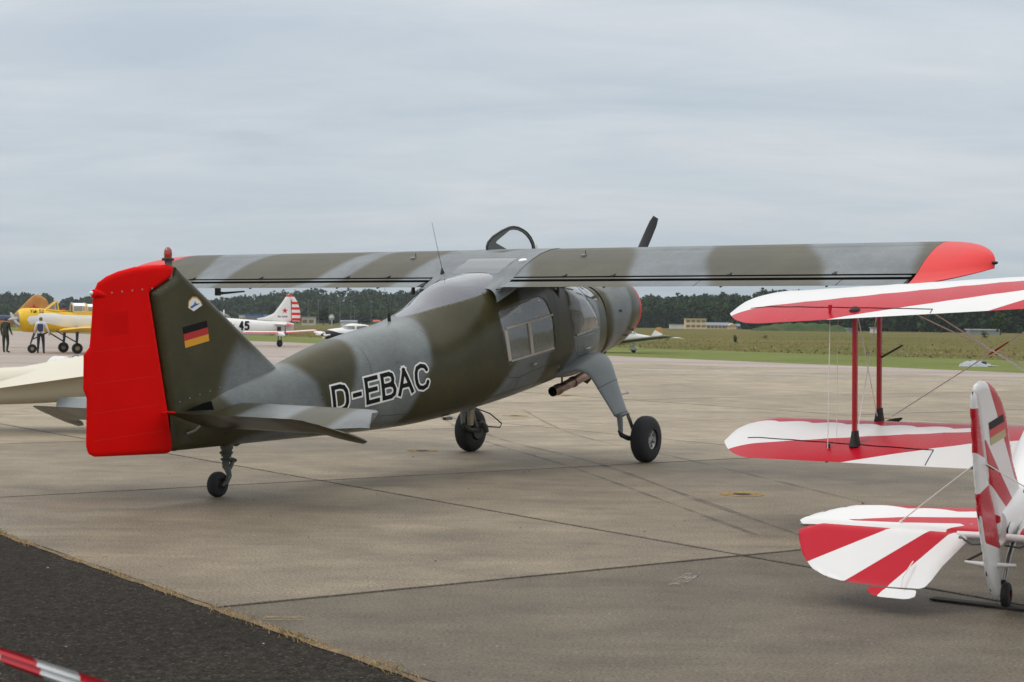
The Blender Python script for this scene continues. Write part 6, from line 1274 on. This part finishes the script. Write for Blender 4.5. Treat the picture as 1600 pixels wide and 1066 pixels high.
for sd in (-1, 1):
    simple_wing('wing', R6, .8, .65, 1.55, 1.15, .45, 4.4, .58, .98, M['darkwing'], sd, t=.14); simple_wing('tailplane', R6, -4.0, -4.1, .75, .65, .06, 1.7, .82, .84, M['white'], sd)
    tube('landing_gear_leg', [(-.2, 1.5 * sd, .6), (-.2, 1.5 * sd, .22)], .05, M['white'], R6, 6); wheel(R6, (-.2, 1.5 * sd, .20), .20, .13, (0, sd, 0), seg=16)
    loft('wheel_fairing', [(-.65, .24, .03, .03, 2), (-.2, .27, .12, .15, 2), (.25, .25, .04, .06, 2)], M['white'], R6, 12).location = (0, 1.5 * sd, 0)
tube('nose_leg', [(1.9, 0, .5), (1.95, 0, .2)], .04, M['white'], R6, 6); wheel(R6, (1.95, 0, .18), .18, .11, (0, 1, 0), seg=14)
# ---- cream composite aircraft at the left edge
G = thing('composite_aircraft', 'cream glass-fibre aircraft with a sharp-edged strake, half hidden behind the red rudder', 'aircraft', (-7.2, 24.6, 0), math.atan2(.10, 1) * 0 + R(3))
gf = [(-4.5, .60, .28, .24, 2.4), (-2.5, .62, .36, .25, 2.4), (-1.0, .66, .38, .27, 2.4), (.3, .72, .38, .28, 2.4), (1.2, .80, .33, .27, 2.3), (1.9, .88, .24, .20, 2.1), (2.4, .94, .10, .08, 2)]
loft('fuselage', [(a_, b_ - .02, c_, d_, e_) for a_, b_, c_, d_, e_ in gf], M['cream'], G, 36, ns=50)
V = []; xs_ = np.linspace(-1.7, 2.3, 44)
def zc_(x): return max(.645, .71 + .152 * (x + .1))
for x_ in xs_:
    yo = .30 + .50 * np.clip((x_ + 1.1) / 1.6, 0, 1) ** .9 * (1 - np.clip((x_ - 1.7) / .7, 0, 1) ** 2)
    zt_ = max(.925, .98 + .195 * x_); ze = zc_(x_) - .02
    for sd, fr_ in ((-1, 1), (-1, .75), (-1, .45), (-1, 0), (1, .45), (1, .75), (1, 1)): V.append((x_, sd * yo * fr_, ze + (zt_ - ze) * (1 - fr_ ** 1.15)))
    for sd, fr_ in ((1, .75), (1, .3), (-1, .3), (-1, .75)): V.append((x_, sd * yo * fr_, ze - .05 * (1 - fr_)))
k = 11; F = [(i * k + q, i * k + (q + 1) % k, (i + 1) * k + (q + 1) % k, (i + 1) * k + q) for i in range(43) for q in range(k)] + [tuple(range(k)), tuple(reversed(range(43 * k, 44 * k)))]
stk = mk('strake', V, F, M['cream'], G, angle=28)
mk('registration_plate', [(1.32, -.62, .93), (1.50, -.62, .945), (1.50, -.585, .963), (1.32, -.585, .948)], [(0, 1, 2, 3)], paint('grey_sticker', (.30, .31, .36), .5), G, smooth=False)
hump = loft('covered_canopy', [(-1.2, .82, .10, .06, 2), (-.5, .93, .26, .16, 2.2), (.05, .93, .25, .155, 2.2), (.38, .90, .16, .12, 2.1), (.7, .88, .20, .15, 2.1), (1.15, .92, .24, .17, 2), (1.6, .90, .18, .12, 2), (2.0, .88, .05, .04, 2)], paint('white_canopy_cover', (.70, .69, .66), .6, .06, 6, bump=.4, bscale=14), G, 24, ns=40); hump.location = (.34, .75, .015); hump.scale = (.30, .8, 1)
tube('nose_strut', [(.95, -.1, .5), (.95, -.1, .0)], [.06, .045], M['metal'], G, 10); wheel(G, (1.12, -.10, .16), .16, .09, (0, -1, 0), M['dark'], seg=20)
for sd in (-1, 1): tube('main_strut', [(-3.2, .3 * sd, .5), (-3.2, 1.1 * sd, .25)], .05, M['cream'], G, 8); wheel(G, (-3.2, 1.15 * sd, .2), .2, .12, (0, sd, 0), seg=20); simple_wing('wing', G, -2.2, -3.2, 1.3, .8, .3, 4.2, .72, .85, M['cream'], sd)
# round badge on the cover
for r0, r1, m_ in ((.085, .11, 'blue'), (.0, .085, 'letterw')):
    V = [(.56 + r_ * math.cos(a_) * .62, .53 - .02 * math.sin(a_), 1.075 + r_ * math.sin(a_) * .45) for r_ in (r0, r1) for a_ in np.linspace(0, 2 * math.pi, 25)[:-1]]
    mk('cover_badge', V, [(i, (i + 1) % 24, 24 + (i + 1) % 24, 24 + i) for i in range(24)], M[m_], G, smooth=False)
mk('badge_mark', [(.53, .525, 1.07), (.55, .525, 1.09), (.59, .525, 1.085), (.595, .525, 1.065), (.56, .525, 1.06)], [(0, 1, 2, 3, 4)], M['flagred'], G, smooth=False)
# ================================================================ people
def person(lab, x, y, h, pose, shirt, trousers, shoes, bag=False, grp=None, hair=(.05, .04, .035), face=180):
    t = thing('person', lab, 'person', (x, y, 0), R(face), grp); s = h / 1.78
    J_ = dict(pel=(0, 0, .96), sp=(0, 0, 1.18), ch=(0, .01, 1.38), nk=(0, 0, 1.52), hd=(0, .015, 1.60), ht=(0, .01, 1.72),
              lh=(-.09, 0, .90), lk=(-.11, .02, .50), la=(-.13, -.01, .09), lt=(-.14, .13, .04), rh=(.09, 0, .90), rk=(.12, .03, .50), ra=(.14, 0, .09), rtt=(.16, .14, .04),
              ls=(-.18, 0, 1.42), le=(-.25, -.01, 1.15), lw=(-.26, .06, .92), rs=(.18, 0, 1.42), re=(.25, -.02, 1.15), rw=(.27, .05, .92), lf=(-.26, .08, .83), rf=(.27, .07, .83))
    J_.update(pose)
    E_ = [('pel', 'sp'), ('sp', 'ch'), ('ch', 'nk'), ('nk', 'hd'), ('hd', 'ht'), ('pel', 'lh'), ('lh', 'lk'), ('lk', 'la'), ('la', 'lt'), ('pel', 'rh'), ('rh', 'rk'), ('rk', 'ra'), ('ra', 'rtt'), ('ch', 'ls'), ('ls', 'le'), ('le', 'lw'), ('ch', 'rs'), ('rs', 're'), ('re', 'rw'), ('lw', 'lf'), ('rw', 'rf')]
    rad = dict(pel=.15, sp=.145, ch=.15, nk=.06, hd=.095, ht=.085, lh=.10, rh=.10, lk=.068, rk=.068, la=.05, ra=.05, lt=.04, rtt=.04, ls=.075, rs=.075, le=.05, re=.05, lw=.036, rw=.036, lf=.036, rf=.036)
    names = list(J_); me = bpy.data.meshes.new('body'); me.from_pydata([tuple(c * s for c in J_[n]) for n in names], [(names.index(a), names.index(b)) for a, b in E_], [])
    o = bpy.data.objects.new('body', me); C.objects.link(o); md = o.modifiers.new('skin', 'SKIN')
    for i, n in enumerate(names):
        r_ = rad[n] * s; me.skin_vertices[0].data[i].radius = (r_, r_ * (.72 if n in ('pel', 'sp', 'ch') else 1)); me.skin_vertices[0].data[i].use_root = (n == 'pel')
    sb = o.modifiers.new('sub', 'SUBSURF'); sb.levels = 2; sb.render_levels = 2
    dg = bpy.context.evaluated_depsgraph_get(); m2 = bpy.data.meshes.new_from_object(o.evaluated_get(dg)); bpy.data.objects.remove(o)
    m2.materials.clear(); [m2.materials.append(m) for m in (M['skin'], shirt, trousers, shoes, paint('hair', hair, .8))]
    for p in m2.polygons:
        c = p.center / s; lk_ = c.z
        mi_ = 0
        if lk_ < .10: mi_ = 3
        elif lk_ < .97 and abs(c.x) < .215 : mi_ = 2
        elif lk_ < 1.52 and not (lk_ < .93): mi_ = 1
        elif lk_ > 1.66 or (lk_ > 1.56 and c.y < 0.01): mi_ = 4
        p.material_index = mi_; p.use_smooth = True
    b = bpy.data.objects.new('body', m2); C.objects.link(b); b.parent = t
    if bag:
        box('backpack', (0, -.17 * s, 1.22 * s), (.26, .14, .36), M['navy'], t, bev=.04)
        for sx in (-1, 1): tube('strap', [(.13 * sx, -.12, 1.42), (.0, -.145, 1.32), (-.10 * sx, -.15, 1.12)], .014, M['navy'], t, 6)
    return t
wsh = paint('white_shirt', (.66, .67, .72), .8, .06, 8); navt = paint('dark_navy_trousers', (.018, .02, .04), .85); brs = paint('red_brown_shoes', (.16, .04, .03), .6); grn = paint('dark_green_jacket', (.030, .036, .028), .85, .2)
person('person in white shirt and dark trousers with a small blue backpack, seen from behind', -22.05, 76.9, 1.79, dict(rw=(.36, .10, .95), rf=(.40, .14, .86), re=(.30, 0, 1.16), lw=(-.30, .12, 1.0), lf=(-.28, .2, .96)), wsh, navt, brs, bag=True, face=8, hair=(.13, .10, .09))
person('person in dark green overalls walking at the left edge of the photo', -24.10, 78.2, 1.74, dict(lt=(-.14, .16, .04), la=(-.12, .06, .09), ra=(.12, -.06, .09), rw=(.28, .10, .95), rf=(.29, .13, .86)), grn, grn, M['black'], face=-15)
pl = thing('person', 'pilot with dark headset and orange vest sitting in the open cockpit of the yellow trainer', 'person', (-21.55, 78.9, 1.95), HY)
loft('body', [(0, 0, .05, .05, 2), (.01, 0, .22, .14, 2)], M['skin'], pl, 10) if False else None
me_pts = [(0, 0, -.35, .17), (0, 0, 0, .19), (0, 0, .12, .12), (0, 0, .17, .06), (0, 0, .24, .085), (0, 0, .31, .10), (0, 0, .38, .09), (0, 0, .42, .02)]
bodyp = lathe('body', [(p[3], p[2]) for p in me_pts], M['redtip'], pl, seg=16); bodyp.scale = (.75, 1.1, 1); lathe('helmet', [(.001, .44), (.09, .41), (.115, .34), (.11, .27), (.09, .235), (.001, .24)], M['navy'], pl, seg=16)
# ================================================================ small things
tp = thing('tarpaulin', 'crumpled pale grey tarpaulin heap lying on the mown grass', 'tarpaulin', (20.35, 72.2, -.02), R(10))
V = []; F = []; nx, ny = 24, 14
for i in range(nx):
    for j in range(ny):
        X_ = i / (nx - 1) * 2 - 1; Y_ = j / (ny - 1) * 2 - 1; r_ = max(0, 1 - X_ * X_ - Y_ * Y_); V.append((X_ * .72 + .03 * math.sin(j * 2.1), Y_ * .5, .27 * r_ ** .55 * (.8 + .2 * math.sin(i * .9) * math.cos(j * 1.3)) + .035 * math.sin(i * 2.3 + j) * (r_ > .1)))
F = [(i * ny + j, (i + 1) * ny + j, (i + 1) * ny + j + 1, i * ny + j + 1) for i in range(nx - 1) for j in range(ny - 1)]
mk('cloth', V, F, paint('pale_grey_sheet', (.36, .39, .42), .6, .15, 5), tp); box('dark_bag', (.30, -.2, .14), (.28, .25, .16), M['navy'], tp, bev=.05)
mk('sheet_corner', [(.4, -.5, .03), (1.05, -.35, .03), (.95, .1, .03), (.3, 0, .05)], [(0, 1, 2, 3)], paint('white_sheet', (.6, .6, .6), .6), tp)
# barrier tape, with its two plastic posts outside the picture
bt = thing('barrier_tape', 'red and white striped barrier tape crossing the bottom left corner', 'barrier tape', (0, 0, 0))
pA = Vector((-2.91, 5.60, .937)); pB = Vector((.64, 2.35, .752)); 
# the tape runs down to the right and sags
def tape_pt(t): p = pA.lerp(pB, t); p.z -= .004 * math.sin(math.pi * t); return p
Ltot = (pB - pA).length; nst = int(Ltot / .185); V = []; F = []; MI = []; fold = [(-.040, 0), (-.018, .007), (.0, -.002), (.010, .006), (.022, .0), (.040, .004)]
dirn = (pB - pA).normalized(); nrm = Vector((-dirn.y, dirn.x, 0)).normalized() * -1; nn_ = nst * 8
for i in range(nn_ + 1):
    t_ = i / nn_; p = tape_pt(t_); tw = .5 + .25 * math.sin(t_ * 5)
    for a_, b_ in fold: V.append(p + Vector((0, 0, 1)) * a_ * .92 * math.cos(tw) + nrm * (a_ * .62 * math.sin(tw) + b_ * (1 + .4 * math.sin(t_ * 30))))
for i in range(nn_):
    for j in range(len(fold) - 1): F.append((i * 6 + j, (i + 1) * 6 + j, (i + 1) * 6 + j + 1, i * 6 + j + 1)); MI.append((i // 8) % 2)
def tmat(name, c): m = paint(name, c, .35, .04); return m
mk('tape', V, F, [tmat('tape_red', (.74, .02, .035)), tmat('tape_white', (.84, .85, .84))], bt, mi=MI)
for p in (pA, pB): tube('post', [(p.x, p.y, -.01), (p.x, p.y, p.z + .06)], .014, M['wire'], bt, 8); lathe('post_foot', [(.12, -.01), (.11, .02), (.02, .04), (.001, .04)], M['black'], bt, (p.x, p.y, 0), seg=16)
